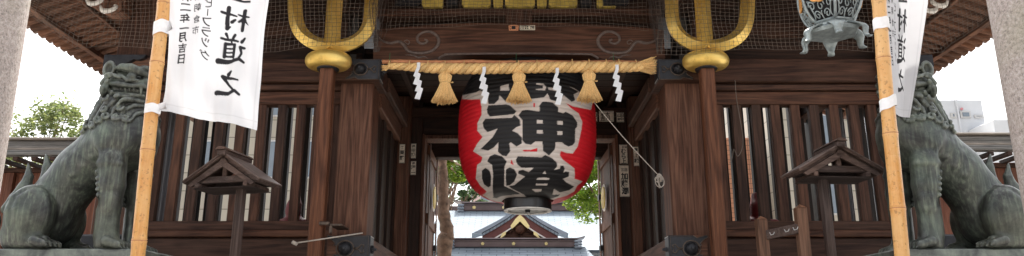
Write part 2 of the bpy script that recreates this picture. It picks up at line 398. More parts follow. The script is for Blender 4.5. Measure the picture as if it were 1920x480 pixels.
BR = {
 '村': [[(.04,.36,.05),(.22,.32,.09),(.44,.27,.06)], [(.24,.06,.13),(.25,.5,.11),(.24,.95,.10),(.2,.93,.05)], [(.23,.38,.08),(.14,.58,.06),(.02,.72,.02)], [(.28,.42,.10),(.40,.58,.07)],
        [(.50,.36,.06),(.72,.32,.09),(.98,.27,.10)], [(.77,.04,.13),(.79,.5,.12),(.78,.92,.13),(.66,.84,.05)], [(.52,.52,.07),(.62,.64,.12)]],
 '道': [[(.46,.02,.08),(.52,.13,.09)], [(.80,.0,.09),(.72,.14,.05)], [(.34,.22,.06),(.6,.19,.07),(.94,.17,.07)], [(.60,.2,.06),(.54,.31,.05)], [(.44,.34,.09),(.44,.76,.08)],
        [(.44,.34,.06),(.80,.32,.09),(.80,.76,.09)], [(.46,.48,.05),(.78,.47,.05)], [(.46,.61,.05),(.78,.60,.05)], [(.45,.74,.06),(.8,.73,.06)],
        [(.10,.12,.08),(.2,.22,.11)], [(.04,.44,.06),(.24,.40,.09),(.16,.6,.07),(.24,.76,.07)], [(.02,.90,.06),(.22,.79,.09),(.5,.90,.10),(1.0,.93,.15)]],
 '之': [[(.46,.02,.08),(.56,.14,.15)], [(.14,.34,.06),(.46,.30,.09),(.80,.24,.12),(.5,.56,.08),(.2,.80,.07)], [(.04,.88,.08),(.22,.76,.10),(.5,.88,.12),(1.0,.90,.16)]],
}
def hand(ch, x, y, w, h):     # cell centre x,y (y down); returns polygons
    return [[(x+(a-.5)*w, y+(b-.5)*h) for a, b in q] for q in brush(BR[ch])]
def text_on(mb, body, cx, cz, size, Y, off=.02, mir=1, step=None, vertical=True, th=.0025, squash=1.0, M_=None):
    """upright lettering as thin raised shapes facing -Y, centre of first glyph at cx,cz"""
    step = step or size*1.02
    for i, ch in enumerate(body):
        if ch == ' ': continue
        v, t = glyph(ch, off)
        ox, oz = (0, -i*step) if vertical else (i*step, 0)
        q = [Vector((cx+ox+mir*a*size, Y-th, cz+oz+b*size*squash)) for a, b in v]
        if M_ is not None: q = [M_ @ p_ for p_ in q]
        mb.add(q, [tuple(tt) for tt in t])

# ------------------------------------------------------------------ SDF sculpting (smooth unions meshed by surface nets)
class SDF:
    def __init__(s, lo, hi, h):
        s.lo = np.array(lo, float); s.h = h; s.n = np.ceil((np.array(hi)-s.lo)/h).astype(int)+1
        s.F = np.full(tuple(s.n), 9.0, np.float32)
        s.ax = [s.lo[i]+h*np.arange(s.n[i]) for i in range(3)]
    def _win(s, lo, hi, k):
        i0 = [max(0, int((lo[i]-k-.06-s.lo[i])/s.h)) for i in range(3)]
        i1 = [min(s.n[i], int((hi[i]+k+.06-s.lo[i])/s.h)+2) for i in range(3)]
        if any(b <= a for a, b in zip(i0, i1)): return None, None
        sl_ = tuple(slice(a, b) for a, b in zip(i0, i1))
        g = np.meshgrid(*[s.ax[i][sl_[i]] for i in range(3)], indexing='ij'); return sl_, g
    def _merge(s, sl_, d, k, sub=False):
        F = s.F[sl_]
        if sub:
            a, b = -F, d; hh = np.maximum(k-np.abs(a-b), 0)/max(k, 1e-6); s.F[sl_] = -(np.minimum(a, b)-hh*hh*k/4)
        else:
            hh = np.maximum(k-np.abs(F-d), 0)/max(k, 1e-6); s.F[sl_] = np.minimum(F, d)-hh*hh*k/4
    def cone(s, a, b, ra, rb, k=.06, sub=False):
        a = np.array(a, float); b = np.array(b, float); R = max(ra, rb)
        sl_, g = s._win(np.minimum(a, b)-R, np.maximum(a, b)+R, k)
        if sl_ is None: return
        ab = b-a; L = max(1e-9, ab @ ab); p_ = [g[i]-a[i] for i in range(3)]
        t = np.clip((p_[0]*ab[0]+p_[1]*ab[1]+p_[2]*ab[2])/L, 0, 1)
        d = np.sqrt(sum((p_[i]-t*ab[i])**2 for i in range(3)))-(ra+t*(rb-ra)); s._merge(sl_, d, k, sub)
    def path(s, pts, rs, k=.03, sub=False):
        for i in range(len(pts)-1): s.cone(pts[i], pts[i+1], rs[i], rs[i+1], k if i == 0 else min(k, .02), sub)
    def ell(s, c, r, k=.06, R=None, sub=False):
        c = np.array(c, float); r = np.array(r, float); m = r.max()
        sl_, g = s._win(c-m, c+m, k)
        if sl_ is None: return
        p_ = [g[i]-c[i] for i in range(3)]
        if R is not None: p_ = [R[0][i]*p_[0]+R[1][i]*p_[1]+R[2][i]*p_[2] for i in range(3)]
        k0 = np.sqrt(sum((p_[i]/r[i])**2 for i in range(3))); k1 = np.sqrt(sum((p_[i]/r[i]**2)**2 for i in range(3)))+1e-9
        s._merge(sl_, k0*(k0-1)/k1, k, sub)
    def surf(s, x, z, side=-1):
        i = int(round((x-s.lo[0])/s.h)); k = int(round((z-s.lo[2])/s.h)); i = min(max(i, 0), s.n[0]-1); k = min(max(k, 0), s.n[2]-1)
        w = np.where(s.F[i, :, k] < 0)[0]
        if len(w) == 0: return None
        return s.ax[1][w[0] if side < 0 else w[-1]]
    def mesh(s):
        F = s.F; h = s.h; sg = F < 0; n = np.array(F.shape)-1
        acc = np.zeros((*n, 3), np.float32); cnt = np.zeros(tuple(n), np.float32)
        def sl3(off): return tuple(slice(off[i], off[i]+n[i]) for i in range(3))
        for ax in range(3):
            o = [i for i in range(3) if i != ax]
            for a in (0, 1):
                for b in (0, 1):
                    q = [0, 0, 0]; q[o[0]] = a; q[o[1]] = b; q2 = list(q); q2[ax] = 1
                    A, B = F[sl3(q)], F[sl3(q2)]; m = (A < 0) != (B < 0)
                    t = np.where(m, A/np.where(m, A-B, 1), 0)
                    for i in range(3): acc[..., i] += np.where(m, q[i]+(t if i == ax else 0), 0)
                    cnt += m
        ok = cnt > 0; idx = np.full(tuple(n), -1, int); idx[ok] = np.arange(ok.sum())
        I = np.argwhere(ok); V = s.lo+(I+acc[ok]/cnt[ok][:, None])*h
        Q = []
        for ax in range(3):
            o = [(ax+1) % 3, (ax+2) % 3]
            c0 = [slice(0, F.shape[i]) for i in range(3)]
            a0 = [slice(1, n[i]) for i in range(3)]; a0[ax] = slice(0, n[ax]); a1 = list(a0); a1[ax] = slice(1, n[ax]+1)
            A, B = sg[tuple(a0)], sg[tuple(a1)]
            E_ = np.argwhere(A != B)
            if len(E_) == 0: continue
            st = A[tuple(E_.T)]
            E_ = E_+np.array([0 if i == ax else 1 for i in range(3)])
            def cid(da, db):
                q = E_.copy(); q[:, o[0]] -= da; q[:, o[1]] -= db; return idx[tuple(q.T)]
            q = np.stack([cid(1, 1), cid(0, 1), cid(0, 0), cid(1, 0)], 1)
            q[~st] = q[~st][:, ::-1]; Q.append(q)
        return V, np.concatenate(Q)
def mesh_np(name, V, Q, mat, parent, flipx=False, extra=None):
    me = bpy.data.meshes.new(name); V = np.array(V)
    if flipx: V = V*np.array([-1, 1, 1]); Q = Q[:, ::-1]
    me.from_pydata(V.tolist(), [], Q.tolist()); me.update(); me.materials.append(mat)
    me.polygons.foreach_set('use_smooth', [True]*len(me.polygons))
    o = bpy.data.objects.new(name, me); COL.objects.link(o); o.parent = parent
    return o
exec_parts = []
# ================================================================== THE SETTING
g = MB(); N = 6
g.add([(-400, -60, 0), (400, -60, 0), (400, 600, 0), (-400, 600, 0)], [(0, 1, 2, 3)])
tag(obj('ground', g, M['paving']), kind='structure')
g = MB(); g.box((-5.6, 8.3, 0.004), (5.8, 13.6, .45), .02)
tag(obj('stone_platform', g, M['base_stone']), 'low stone platform under the wooden shrine gate', 'platform')

# ================================================================== THE GATE
CX = 0.08                      # centre of the gate
gate = thing('shrine_gate', 'large dark wooden shrine gate with slatted side bays and deep eaves', 'gate', (CX, 9, .45))
YF = 9.0
colL0, colL1 = PX(640, 150, YF), PX(701, 150, YF)
colR0, colR1 = PX(1246, 150, YF), PX(1310, 150, YF)
zTop = 6.4
def column(x0, x1, y0, y1, z0, z1, mat='col_z'):
    m = MB(); m.box((x0, y0, z0), (x1, y1, z1), .012); return obj('column', m, M[mat], gate)
for x0, x1 in ((colL0, colL1), (colR0, colR1)): column(x0, x1, YF, YF+.44, .45, 4.68)
eL0, eL1 = PX(224, 60, YF), PX(290, 60, YF); eR0, eR1 = PX(1650, 60, YF), PX(1716, 60, YF)
for x0, x1 in ((eL0, eL1), (eR0, eR1)): column(x0, x1, YF, YF+.44, .45, 5.95, 'beam_z')
for x0, x1 in ((eL0-.25, eL0-.05), (eR1+.05, eR1+.25)): column(x0, x1, 12.8, 13.0, .45, 5.9, 'void_z')
YB = 11.8
def zz(py, Y=YF): return PZ(py, Y)
# inner posts beside the door
pL0, pL1 = PX(742, 300, 11.3), PX(765, 300, 11.3)
pR0, pR1 = PX(1184, 300, 11.3), PX(1204, 300, 11.3)
column(pL0-.12, pL1, 11.3, 11.62, .45, 5.2, 'col_z'); column(pR0, pR1+.12, 11.3, 11.62, .45, 5.2, 'col_z')
# side bays: beams, rails, lattice
def bay(x0, x1, side):
    m = MB(); m.box((x0, YF+.06, zz(150)), (x1, YF+.40, zz(107)), .012); obj('tie_beam', m, M['beam_x'], gate)
    m = MB(); m.box((x0, YF+.12, zz(163)), (x1, YF+.36, zz(152.5)), .006)
    m.box((x0, YF+.17, zz(188)), (x1, YF+.34, zz(164)), .006); obj('lattice_head', m, M['beam_x'], gate)
    m = MB(); m.box((x0, YF+.14, zz(429)), (x1, YF+.42, zz(411)), .008); m.box((x0, YF+.06, zz(443)), (x1, YF+.42, zz(430)), .012)
    m.box((x0, YF+.10, zz(500)), (x1, YF+.40, zz(444.5)), .008); m.box((x0, YF+.02, zz(560)), (x1, YF+.44, zz(502)), .012); obj('sill', m, M['beam_x'], gate)
    m = MB(); m.box((x0, YF+.20, .46), (x1, YF+.36, zz(561)), .01); obj('base_board', m, M['beam_x'], gate)
    # upper panelling behind the net
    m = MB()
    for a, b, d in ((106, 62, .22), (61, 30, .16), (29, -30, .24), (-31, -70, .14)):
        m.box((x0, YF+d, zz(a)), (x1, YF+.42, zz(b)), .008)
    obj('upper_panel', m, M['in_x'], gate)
bay(eL1, colL0, -1); bay(colR1, eR0, 1)
# lattice slats (centre positions read at mid height)
sL = [279, 315, 352, 393, 433, 473, 512, 548, 582, 606]
sR = [1328, 1362, 1398, 1436, 1473, 1512, 1549, 1588, 1627, 1662]
for arr, wpx in ((sL, 17), (sR, 18)):
    m = MB()
    for k, px in enumerate(arr):
        xc = PX(px, 300, YF); w = wpx/FOC*9.3/2
        m.box((xc-w, YF+.19, zz(412)), (xc+w, YF+.275, zz(186)), .006)
    obj('lattice', m, M['beam_z'], gate)
for x0, x1 in ((colL0-.28, colL0-.003), (colR1+.003, colR1+.28)):
    m = MB(); m.box((x0, YF+.2, zz(412)), (x1, YF+.26, zz(186)), .004); obj('jamb_board', m, M['beam_z'], gate)
# nijiryo (curved rainbow beam)
xa, xb = colL1-.02, colR0+.02
def arc(pts, n=14):
    out = []
    for i in range(len(pts)-1):
        for k in range(n): t = k/n; out.append((pts[i][0]+(pts[i+1][0]-pts[i][0])*t, pts[i][1]+(pts[i+1][1]-pts[i][1])*t))
    return out+[pts[-1]]
def smooth_curve(ctrl, n=10):
    ctrl = [Vector(c) for c in ctrl]; P_ = [ctrl[0]*2-ctrl[1]]+ctrl+[ctrl[-1]*2-ctrl[-2]]; out = []
    for i in range(1, len(P_)-2):
        for k in range(n):
            t = k/n; a, b, c, d = P_[i-1], P_[i], P_[i+1], P_[i+2]
            out.append(.5*((2*b)+(c-a)*t+(2*a-5*b+4*c-d)*t*t+(3*b-a-3*c+d)*t**3))
    return out+[ctrl[-1]]
top = [(x, zz(y)) for x, y in ((xa, 57), (PX(780, 50, YF), 50), (PX(870, 45, YF), 45), (CX, 43.5), (PX(1075, 45, YF), 45), (PX(1165, 50, YF), 50), (xb, 57))]
bot = [(x, zz(y)) for x, y in ((xb, 118), (PX(1140, 112, YF), 112), (PX(1100, 104, YF), 104), (CX, 103), (PX(845, 104, YF), 104), (PX(800, 112, YF), 112), (xa, 118))]
poly = [tuple(q) for q in smooth_curve([Vector(q) for q in top], 6)]+[tuple(q) for q in smooth_curve([Vector(q) for q in bot], 6)]
m = MB(); m.prism(poly, YF-.02, YF+.36); rb = obj('rainbow_beam', m, M['beam_x'], gate)
def swirl(mir):
    def q(px, py): return P(972+mir*(px-972), py, YF-.02)
    line = [(708, 66), (716, 76), (732, 81), (748, 78), (757, 84), (766, 96), (785, 100), (806, 97), (820, 86), (822, 72), (811, 61), (796, 60), (784, 67), (783, 77), (791, 82), (799, 80), (801, 76), (796, 74)]
    c_ = smooth_curve([q(*a) for a in line], 6); n = len(c_)
    m = MB(); m.tube(c_, [.004+.017*min(1, i/14)*(1 if i < n*.5 else 1-.55*(i-n*.5)/(n*.5)) for i in range(n)], 8)
    c2 = smooth_curve([q(*a) for a in ((757, 78), (763, 75), (768, 79), (765, 83), (760, 80))], 5); m.tube(c2, .007, 6)
    c3 = smooth_curve([q(*a) for a in ((760, 103), (775, 104), (784, 108), (795, 106), (803, 110))], 5); m.tube(c3, [.004+.01*math.sin(PI*i/(len(c3)-1)) for i in range(len(c3))], 6)
    return m
M['swirl'] = plain('worn_pale_carving', (.115, .082, .07), .45, 0, .35, 22)
obj('carved_scroll', swirl(1), M['swirl'], rb, 'all'); obj('carved_scroll', swirl(-1), M['swirl'], rb, 'all')
m = MB(); c_ = smooth_curve([P(a, b, YF-.02) for a, b in ((822, 110), (832, 104), (850, 101.5), (972, 100.5), (1095, 101.5), (1112, 104), (1122, 110))], 8)
m.tube(c_, [.014]*len(c_), 6); obj('carved_border', m, M['swirl'], rb, 'all')
# beams above the rainbow beam
m = MB(); m.box((xa, YF+.06, zz(26)), (xb, YF+.4, zz(12)), .01); obj('lintel', m, M['beam_x'], gate)
m = MB(); m.box((xa, YF+.3, zz(60)), (xb, YF+.42, zz(26)), .01); obj('recess_board', m, M['in_x'], gate)
m = MB(); m.box((PX(948, 30, YF), YF+.03, zz(43)), (PX(998, 30, YF), YF+.1, zz(17)), .006)
m.box((PX(955, 30, YF), YF+.05, zz(43)), (PX(990, 30, YF), YF+.12, zz(32)), .006); obj('strut', m, M['beam_z'], gate)
m = MB(); m.box((xa-1, YF+.12, zz(10)), (xb+1, YF+.42, zz(-60)), .01); obj('upper_beam', m, M['in_x'], gate)
# gilded cloud-shaped fittings along the upper beam
def cloud_fit(px, w):
    m = MB(); pts = []
    for i in range(33):
        t = i/32; a = -1+2*t; yy = 10.3+1.6*abs(math.sin(t*PI*2+PI/2))-max(0, abs(a)-.8)*30
        pts.append((PX(px+a*w, 6, YF+.03), zz(yy)))
    pts += [(PX(px+w*.96, 0, YF+.03), zz(-14)), (PX(px-w*.96, 0, YF+.03), zz(-14))]
    m.prism(pts, YF+.03, YF+.115); return m
for px, w in ((811, 20), (893, 27), (934, 9), (975, 28), (1016, 9), (1056, 27), (1138, 19)): obj('gilt_plate', cloud_fit(px, w), M['gold_paint'], gate, 30)
for px in (846, 1097): 
    m = MB(); m.box((PX(px-9, 4, YF), YF-.02, zz(9)), (PX(px+12, 4, YF), YF+.11, zz(-18)), .006); obj('black_bracket', m, M['black_metal'], gate)
for px in (775, 1165):
    m = MB(); m.prism([(PX(px-34, 4, YF), zz(9.5)), (PX(px+8, 4, YF), zz(10)), (PX(px+14, 4, YF), zz(5)), (PX(px+20, 4, YF), zz(-12)), (PX(px-34, 4, YF), zz(-12))], YF+.0, YF+.028); obj('black_bracket', m, M['black_metal'], gate)
# column-top metal fittings with boss
def fitting(x0, x1, z0, z1, Y, mir, flip=0, sidex=None):
    """front plate with scalloped free end (towards -mir), boss and scroll; side plate on the passage face"""
    w = x1-x0; h = z1-z0
    ox = lambda t: x1-w*t if mir > 0 else x0+w*t     # t=0 at the passage corner
    pts = [(0, 0), (0, 1), (.62, 1), (.72, .90), (.80, .93), (.90, .98), (.98, 1.0), (1.0, .94), (.86, .80), (.80, .70), (.84, .62), (.72, .62), (.62, .52), (.62, .4), (.72, .30), (.84, .26), (.80, .18), (.92, .06), (1.0, 0)]
    if flip: pts = [(a, 1-b) for a, b in pts][::-1]
    m = MB(); m.prism([(ox(a), z0+h*b) for a, b in pts], Y-.014, Y+.0)
    if sidex is not None: m.box((sidex-.001*mir, Y-.014, z0), (sidex+.013*mir, Y+.2, z1), .003)
    f = obj('metal_fitting', m, M['black_metal'], gate, 30)
    m = MB(); n = len(pts)
    for dx in (0,): 
        q = [Vector((ox(a), Y-.016, z0+h*b)) for a, b in pts[2:-1]]; m.tube(q, .0055, 5)
    m.tube([Vector((ox(a), Y-.016, z0+h*b)) for a, b in ((.02, .03), (.02, .97), (.6, .97))], .004, 5)
    cxx, czz = ox(.52 if not sidex else .56), z0+h*.5
    ring = [Vector((cxx+h*.33*math.cos(a), Y-.017, czz+h*.30*math.sin(a))) for a in np.linspace(0, 2*PI, 25)]
    m.tube(ring, .009, 6)
    for s in (-1, 1):
        m.tube([Vector((cxx+mir*h*.34, Y-.018, czz)), Vector((cxx+mir*h*.52, Y-.018, czz+s*h*.04)), Vector((cxx+mir*h*.62, Y-.018, czz+s*h*.16)), Vector((cxx+mir*h*.72, Y-.018, czz+s*h*.13)), Vector((cxx+mir*h*.68, Y-.018, czz+s*h*.04))], .009, 6)
    obj('relief_edge', m, M['trim_metal'], f, 'all')
    m = MB(); r = h*.25
    m.lathe([(r, .0), (r, -.02), (r*.85, -.05), (r*.5, -.075), (r*.32, -.08), (r*.3, -.085), (r*.3, -.1), (r*.15, -.107)], (cxx, Y-.014, czz), 24, 'y'); obj('boss', m, M['black_metal'], f, 40)
    if sidex is not None:
        m = MB()
        for a in np.linspace(0, 2*PI, 7)[:-1]: m.lathe([(.018, 0), (.018, .02), (.006, .03)], (sidex+.01*mir, Y+.1+.035*math.cos(a), czz+.035*math.sin(a)), 8, 'x')
        m.tube([(sidex+.01*mir, Y+.1, czz), (sidex+.07*mir, Y+.1, czz)], [.03, .012], 8); obj('side_boss', m, M['black_metal'], f, 40)
        m = MB(); 
        for s_ in (z0+.01, z1-.01): m.box((sidex+.010*mir, Y+.0, s_-.005), (sidex+.016*mir, Y+.19, s_+.005), .001)
        obj('plate_edge', m, M['white_trim'], f)
    return f
# nose of the cross beam above each column
for s, x0, x1 in ((1, PX(655, 130, 8.86), PX(712, 130, 8.86)), (-1, PX(1234, 130, 8.86), PX(1292, 130, 8.86))):
    m = MB(); m.box((x0-(.25 if s > 0 else 0), 8.86, zz(150, 8.86)), (x1+(.25 if s < 0 else 0), YF+.44, zz(111, 8.86)), .01); obj('beam_end', m, M['beam_x'], gate)
    fitting(x0-(.04 if s > 0 else 0), x1+(.04 if s < 0 else 0), zz(150, 8.86)+.004, zz(111, 8.86)-.004, 8.858, s, 1, sidex=x1 if s > 0 else x0)
# base beams along the passage and their fittings
for s, x0, x1 in ((1, PX(612, 470, 8.8), PX(692, 470, 8.8)), (-1, PX(1256, 470, 8.8), PX(1328, 470, 8.8))):
    zt, zb = zz(441, 8.8), zz(492, 8.8)
    m = MB(); m.box((x0, 8.8, zb), (x1, YF-.004, zt), .01); obj('base_beam_end', m, M['col_x'], gate)
    fitting(x0, x1, zb+.004, zt-.004, 8.798, s, 0, sidex=x1 if s > 0 else x0)
    xi = x1 if s > 0 else x0
    m = MB(); m.box((xi-.30*s, YF-.002, zb), (xi-.012*s, 11.29, zt-.01), .012); obj('base_beam', m, M['col_y'], gate)
    m = MB(); m.box((xi-.26*s, 9.45, .46), (xi-.05*s, 11.28, zb-.003), .012); obj('base_board', m, M['in_y'], gate)
# passage side walls: vertical planks and top beams
for s, xi in ((1, colL1), (-1, colR0)):
    m = MB(); y = YF+.45; k = 0
    while y < 11.25:
        d = .0 if k % 3 else .035
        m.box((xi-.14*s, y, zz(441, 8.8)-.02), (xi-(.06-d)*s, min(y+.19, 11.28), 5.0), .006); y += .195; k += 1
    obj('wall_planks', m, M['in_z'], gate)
    m = MB(); m.box((xi-.26*s, YF+.445, zz(183)), (xi+.03*s, 11.29, zz(146)), .015)
    m.box((xi-.22*s, YF+.445, zz(146)+.004), (xi-.03*s, 11.29, zz(112)), .012); obj('side_beam', m, M['col_y'], gate)
    m = MB(); m.box((xi+.035*s, YF+.5, zz(150)), (xi+.12*s, 11.29, zz(122)), .01); obj('side_rail', m, M['beam_y'], gate)
# back wall with door frame
fz = PZ(265, YB); fx0, fx1 = PX(812, 300, YB), PX(1141, 300, YB)
gx0, gx1 = PX(793, 300, YB), PX(1157, 300, YB)
for a_, b_ in ((pL1-.02, gx0), (gx1, pR0+.02)):
    m = MB(); m.box((a_, YB-.16, .45), (b_, YB+.1, 5.2), .008); obj('door_panel', m, M['in_z'], gate)
m = MB(); m.box((gx0+.002, YB-.19, .45), (gx0+.05, YB+.14, fz+.07), .008); m.box((gx1-.05, YB-.19, .45), (gx1-.002, YB+.14, fz+.07), .008)
m.box((gx0+.052, YB-.186, fz), (gx1-.052, YB+.136, fz+.06), .008); obj('door_frame', m, M['col_z'], gate)
m = MB(); m.box((gx0+.002, YB-.15, fz+.075), (gx1-.002, YB+.1, fz+.55), .01); m.box((pL0, YB-.24, fz+.36), (pR1, YB-.155, fz+.5), .01); obj('transom', m, M['in_x'], gate)
# ceiling of the passage, rear beams
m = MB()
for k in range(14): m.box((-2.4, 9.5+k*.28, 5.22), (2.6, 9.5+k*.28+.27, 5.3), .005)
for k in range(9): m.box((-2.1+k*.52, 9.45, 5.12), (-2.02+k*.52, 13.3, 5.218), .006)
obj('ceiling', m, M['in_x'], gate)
zr = PZ(297, 13.2)
m = MB(); m.box((-2.6, 13.1, zr), (2.8, 13.35, zr+.42), .012); m.box((-2.1, 12.8, zr+.43), (2.3, 13.0, zr+1.3), .012); obj('rear_beam', m, M['in_x'], gate)
m = MB(); m.box((-2.2, YB+.2, fz+.2), (2.4, YB+.24, 5.2), .0); obj('net_board', m, M['in_x'], gate)
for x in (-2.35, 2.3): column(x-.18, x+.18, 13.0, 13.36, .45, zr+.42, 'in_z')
# rear wall of side bays, with openings; posts set to darken part of each gap
for sgn, arr in ((-1, sL), (1, sR)):
    m = MB()
    for px in arr:
        x = PX(px+(15 if sgn < 0 else -6), 300, 12.66); m.box((x-(.10 if sgn < 0 else .19), 12.62, 2.25), (x+(.13 if sgn < 0 else .07), 12.74, 6.45), .006)
    xs = [PX(arr[0], 300, 12.66)-.1, PX(arr[-1], 300, 12.66)+.2]; xs = [max(-6.2, xs[0]), min(6.3, xs[1])]
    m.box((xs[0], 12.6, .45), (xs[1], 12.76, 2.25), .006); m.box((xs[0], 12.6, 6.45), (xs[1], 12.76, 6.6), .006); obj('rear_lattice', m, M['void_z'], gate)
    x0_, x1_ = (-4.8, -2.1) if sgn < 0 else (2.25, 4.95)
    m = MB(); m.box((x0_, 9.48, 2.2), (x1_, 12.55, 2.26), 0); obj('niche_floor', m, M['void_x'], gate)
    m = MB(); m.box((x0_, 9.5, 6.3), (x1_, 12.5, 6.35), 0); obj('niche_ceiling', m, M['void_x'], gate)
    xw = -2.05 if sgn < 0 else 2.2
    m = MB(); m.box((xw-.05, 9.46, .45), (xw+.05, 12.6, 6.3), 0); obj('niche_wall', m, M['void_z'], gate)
# doors standing open behind the frame
def door(xh, ang, s):
    d = bpy.data.objects.new('door', None)
    L = 1.35; z0, z1 = .5, fz+.02
    m = MB(); m.box((0, 0, z0), (L, .05, z1), .004)
    for z in (z0+.08, 1.6, 2.5, 3.35, z1-.12): m.box((.0, -.03, z-.08), (L, -.001, z+.08), .006)
    for x in (.07, L-.07): m.box((x-.07, -.045, z0), (x+.07, -.031, z1), .006)
    Mx = Matrix.Translation((xh, YB+.16, 0)) @ Matrix.Rotation(ang, 4, 'Z') @ (Matrix.Scale(-1, 4, (0, 1, 0)) if s < 0 else Matrix.Identity(4))
    m.tf(Mx); dr = obj('door', m, M['col_z'], gate)
    m = MB(); m.lathe([(.19, -.05), (.19, -.07), (.15, -.075)], (L*.5, 0, PZ(370, YB+.8)), 28, 'y'); m.tf(Mx); obj('door_crest', m, M['gold_paint'], dr, 30)
    m = MB(); m.lathe([(.235, -.046), (.235, -.055)], (L*.5, 0, PZ(370, YB+.8)), 28, 'y'); m.tf(Mx); obj('crest_disc', m, M['white_paint'], dr, 30)
    for z in (3.0, 2.6, 3.9): m = MB(); m.box((L-.16, -.06, z-.05), (L-.0, .055, z+.05), .004); m.tf(Mx); obj('door_strap', m, M['black_metal'], dr)
door(gx0+.055, math.radians(90), 1); door(gx1-.055, math.radians(92), -1)

# ---- side eaves with two tiers of rafters, rising to the front corners
eaveZ = lambda y: 5.42+.30*max(0, (9.4-y)/2.1)**2.0
def eaves(s):
    X = lambda x: CX+s*x
    xo, xk, xi = 6.42, 6.08, 5.52
    xo0 = xo
    m = MB(); y = 7.45; k = 0
    while y < 13.6:       # outer flying rafters
        z = eaveZ(y); m.beam((X(xo-.02), y, z), (X(xk-.05), y, z+.13), .075, .075, .012); y += .168
    obj('flying_rafters', m, M['eave_x'], gate)
    m = MB(); y = 7.5
    while y < 13.6:       # base rafters
        z = eaveZ(y)+.06; m.beam((X(xk+.02), y, z+.02), (X(5.05), y, z+.42), .085, .09, .012); y += .168
    obj('base_rafters', m, M['eave_x'], gate)
    m = MB(); ys = np.linspace(7.3, 13.7, 26)
    for a, b in zip(ys[:-1], ys[1:]): m.beam((X(xk), a, eaveZ(a)+.07), (X(xk), b+.003, eaveZ(b)+.07), .10, .15, .008)
    obj('eave_fascia', m, M['eave_y'], gate)
    m = MB()
    for a, b in zip(ys[:-1], ys[1:]): m.beam((X(xi+.04), a, eaveZ(a)+.22), (X(xi+.04), b+.003, eaveZ(b)+.22), .05, .07, .008)
    obj('eave_purlin', m, M['eave_y'], gate)
    # boards above rafters and round tile ends
    m = MB()
    for a, b in zip(ys[:-1], ys[1:]):
        za, zb = eaveZ(a), eaveZ(b)
        v = [Vector((X(xo+.02), a, za+.05)), Vector((X(5.0), a, za+.56)), Vector((X(5.0), b, zb+.56)), Vector((X(xo+.02), b, zb+.05))]
        m.add(v+[q+Vector((0, 0, .05)) for q in v], [(0, 1, 2, 3), (4, 7, 6, 5), (0, 3, 7, 4), (1, 5, 6, 2)])
    obj('eave_boards', m, M['eave_x'], gate)
    m = MB(); y = 7.5
    while y < 13.6:
        z = eaveZ(y)+.085; m.tube([(X(xo+.10), y, z), (X(5.3), y, z+.52)], .062, 10); y += .168
    obj('roof_tiles', m, M['eavetile'], gate, 'all')
    # bracket noses with white ends
M['eavetile'] = plain('brown_grey_tile', (.17, .11, .085), .7, 0, .3, 8)
eaves(-1); eaves(1)
# main roof (above the frame) : front eaves, slopes
m = MB(); zt = 7.9
v = [(CX-6.45, 7.35, 5.85), (CX+6.45, 7.35, 5.85), (CX+5.2, 12.7, 6.95), (CX-5.2, 12.7, 6.95), (CX-4.6, 10.4, zt), (CX+4.6, 10.4, zt), (CX+4.6, 10.8, zt), (CX-4.6, 10.8, zt)]
v2 = [(a, b, c-.12) for a, b, c in v]
m.add(v, [(0, 1, 5, 4), (1, 2, 6, 5), (2, 3, 7, 6), (3, 0, 4, 7), (4, 5, 6, 7)]); m.add([(a*.985, 7.5 if b < 8 else (12.6 if b > 12 else b), c) for a, b, c in v2], [(4, 5, 1, 0), (5, 6, 2, 1), (6, 7, 3, 2), (7, 4, 0, 3)])
obj('main_roof', m, M['eavetile'], gate)
m = MB(); x = -6.2
while x < 6.4: m.beam((x, 7.5, 5.62), (x, 9.3, 6.0), .08, .09, .01); x += .18
obj('front_rafters', m, M['eave_y'], gate)
m = MB(); m.box((-6.0, 8.92, 5.97), (6.2, 9.2, 6.15), .01); m.box((CX-5.2, 9.1, 5.2), (CX-4.95, 12.9, 5.5), .01); m.box((CX+4.95, 9.1, 5.2), (CX+5.2, 12.9, 5.5), .01); obj('wall_plate', m, M['beam_x'], gate)
# corner post metal collar + carved noses
for s, px in ((1, 247), (-1, 1697)):
    x = PX(px, 125, 8.95)
    m = MB(); m.prism([(PX(px+a_*s, 112, 8.93), zz(b_, 8.93)) for a_, b_ in ((-50, 104), (28, 104), (25, 110), (15, 113.5), (6, 112), (-3, 118), (-16, 123), (-50, 126))], 8.90, 8.96); f = obj('corner_fitting', m, M['black_metal'], gate)
    m = MB(); m.box((PX(px-44*s, 130, 8.97), 8.965, zz(150, 8.97)), (PX(px+46*s, 130, 8.97), 8.995, zz(108, 8.97)), .01); obj('beam_end', m, M['eave_x'], gate)
def nose(px, py, s, sc=1.0, Y=8.72):
    o = P(px, py, Y); k = .0067*sc
    prof = [(0, 8), (6, 12), (14, 10), (20, 3), (20, -4), (26, -6), (30, -12), (38, -14), (46, -20), (52, -27), (52, -60), (-8, -60), (-8, 0)]
    pts = [(o.x+s*a*k, o.z-b*k*-1 if False else o.z - (-b if False else b)*k) for a, b in prof]
    pts = [(o.x+s*a*k, o.z-b*k) for a, b in prof]
    m = MB(); m.prism(pts, Y, Y+.22); n_ = obj('bracket_nose', m, M['beam_y'], gate)
    for q0 in prof[:1]: pass
    pts2 = [(o.x+s*a*k, o.z-b*k) for a, b in ((0, 8), (6, 12), (14, 10), (20, 3), (20, -4), (26, -6), (30, -12), (26, -8), (19, -6), (18, 2), (12, 7), (6, 8), (1, 3), (-8, 0))]
    m = MB(); w = MB()
    for a, b, r in ((8, 4, 8), (24, 0, 5), (36, 8, 6)):
        w.lathe([(r*k, 0), (r*k, -.02), (r*k*.7, -.03)], (o.x+s*a*k, Y, o.z+(10-b)*k*-0-b*k*.6), 16, 'y')
    obj('painted_end', w, M['white_paint'], n_, 40)
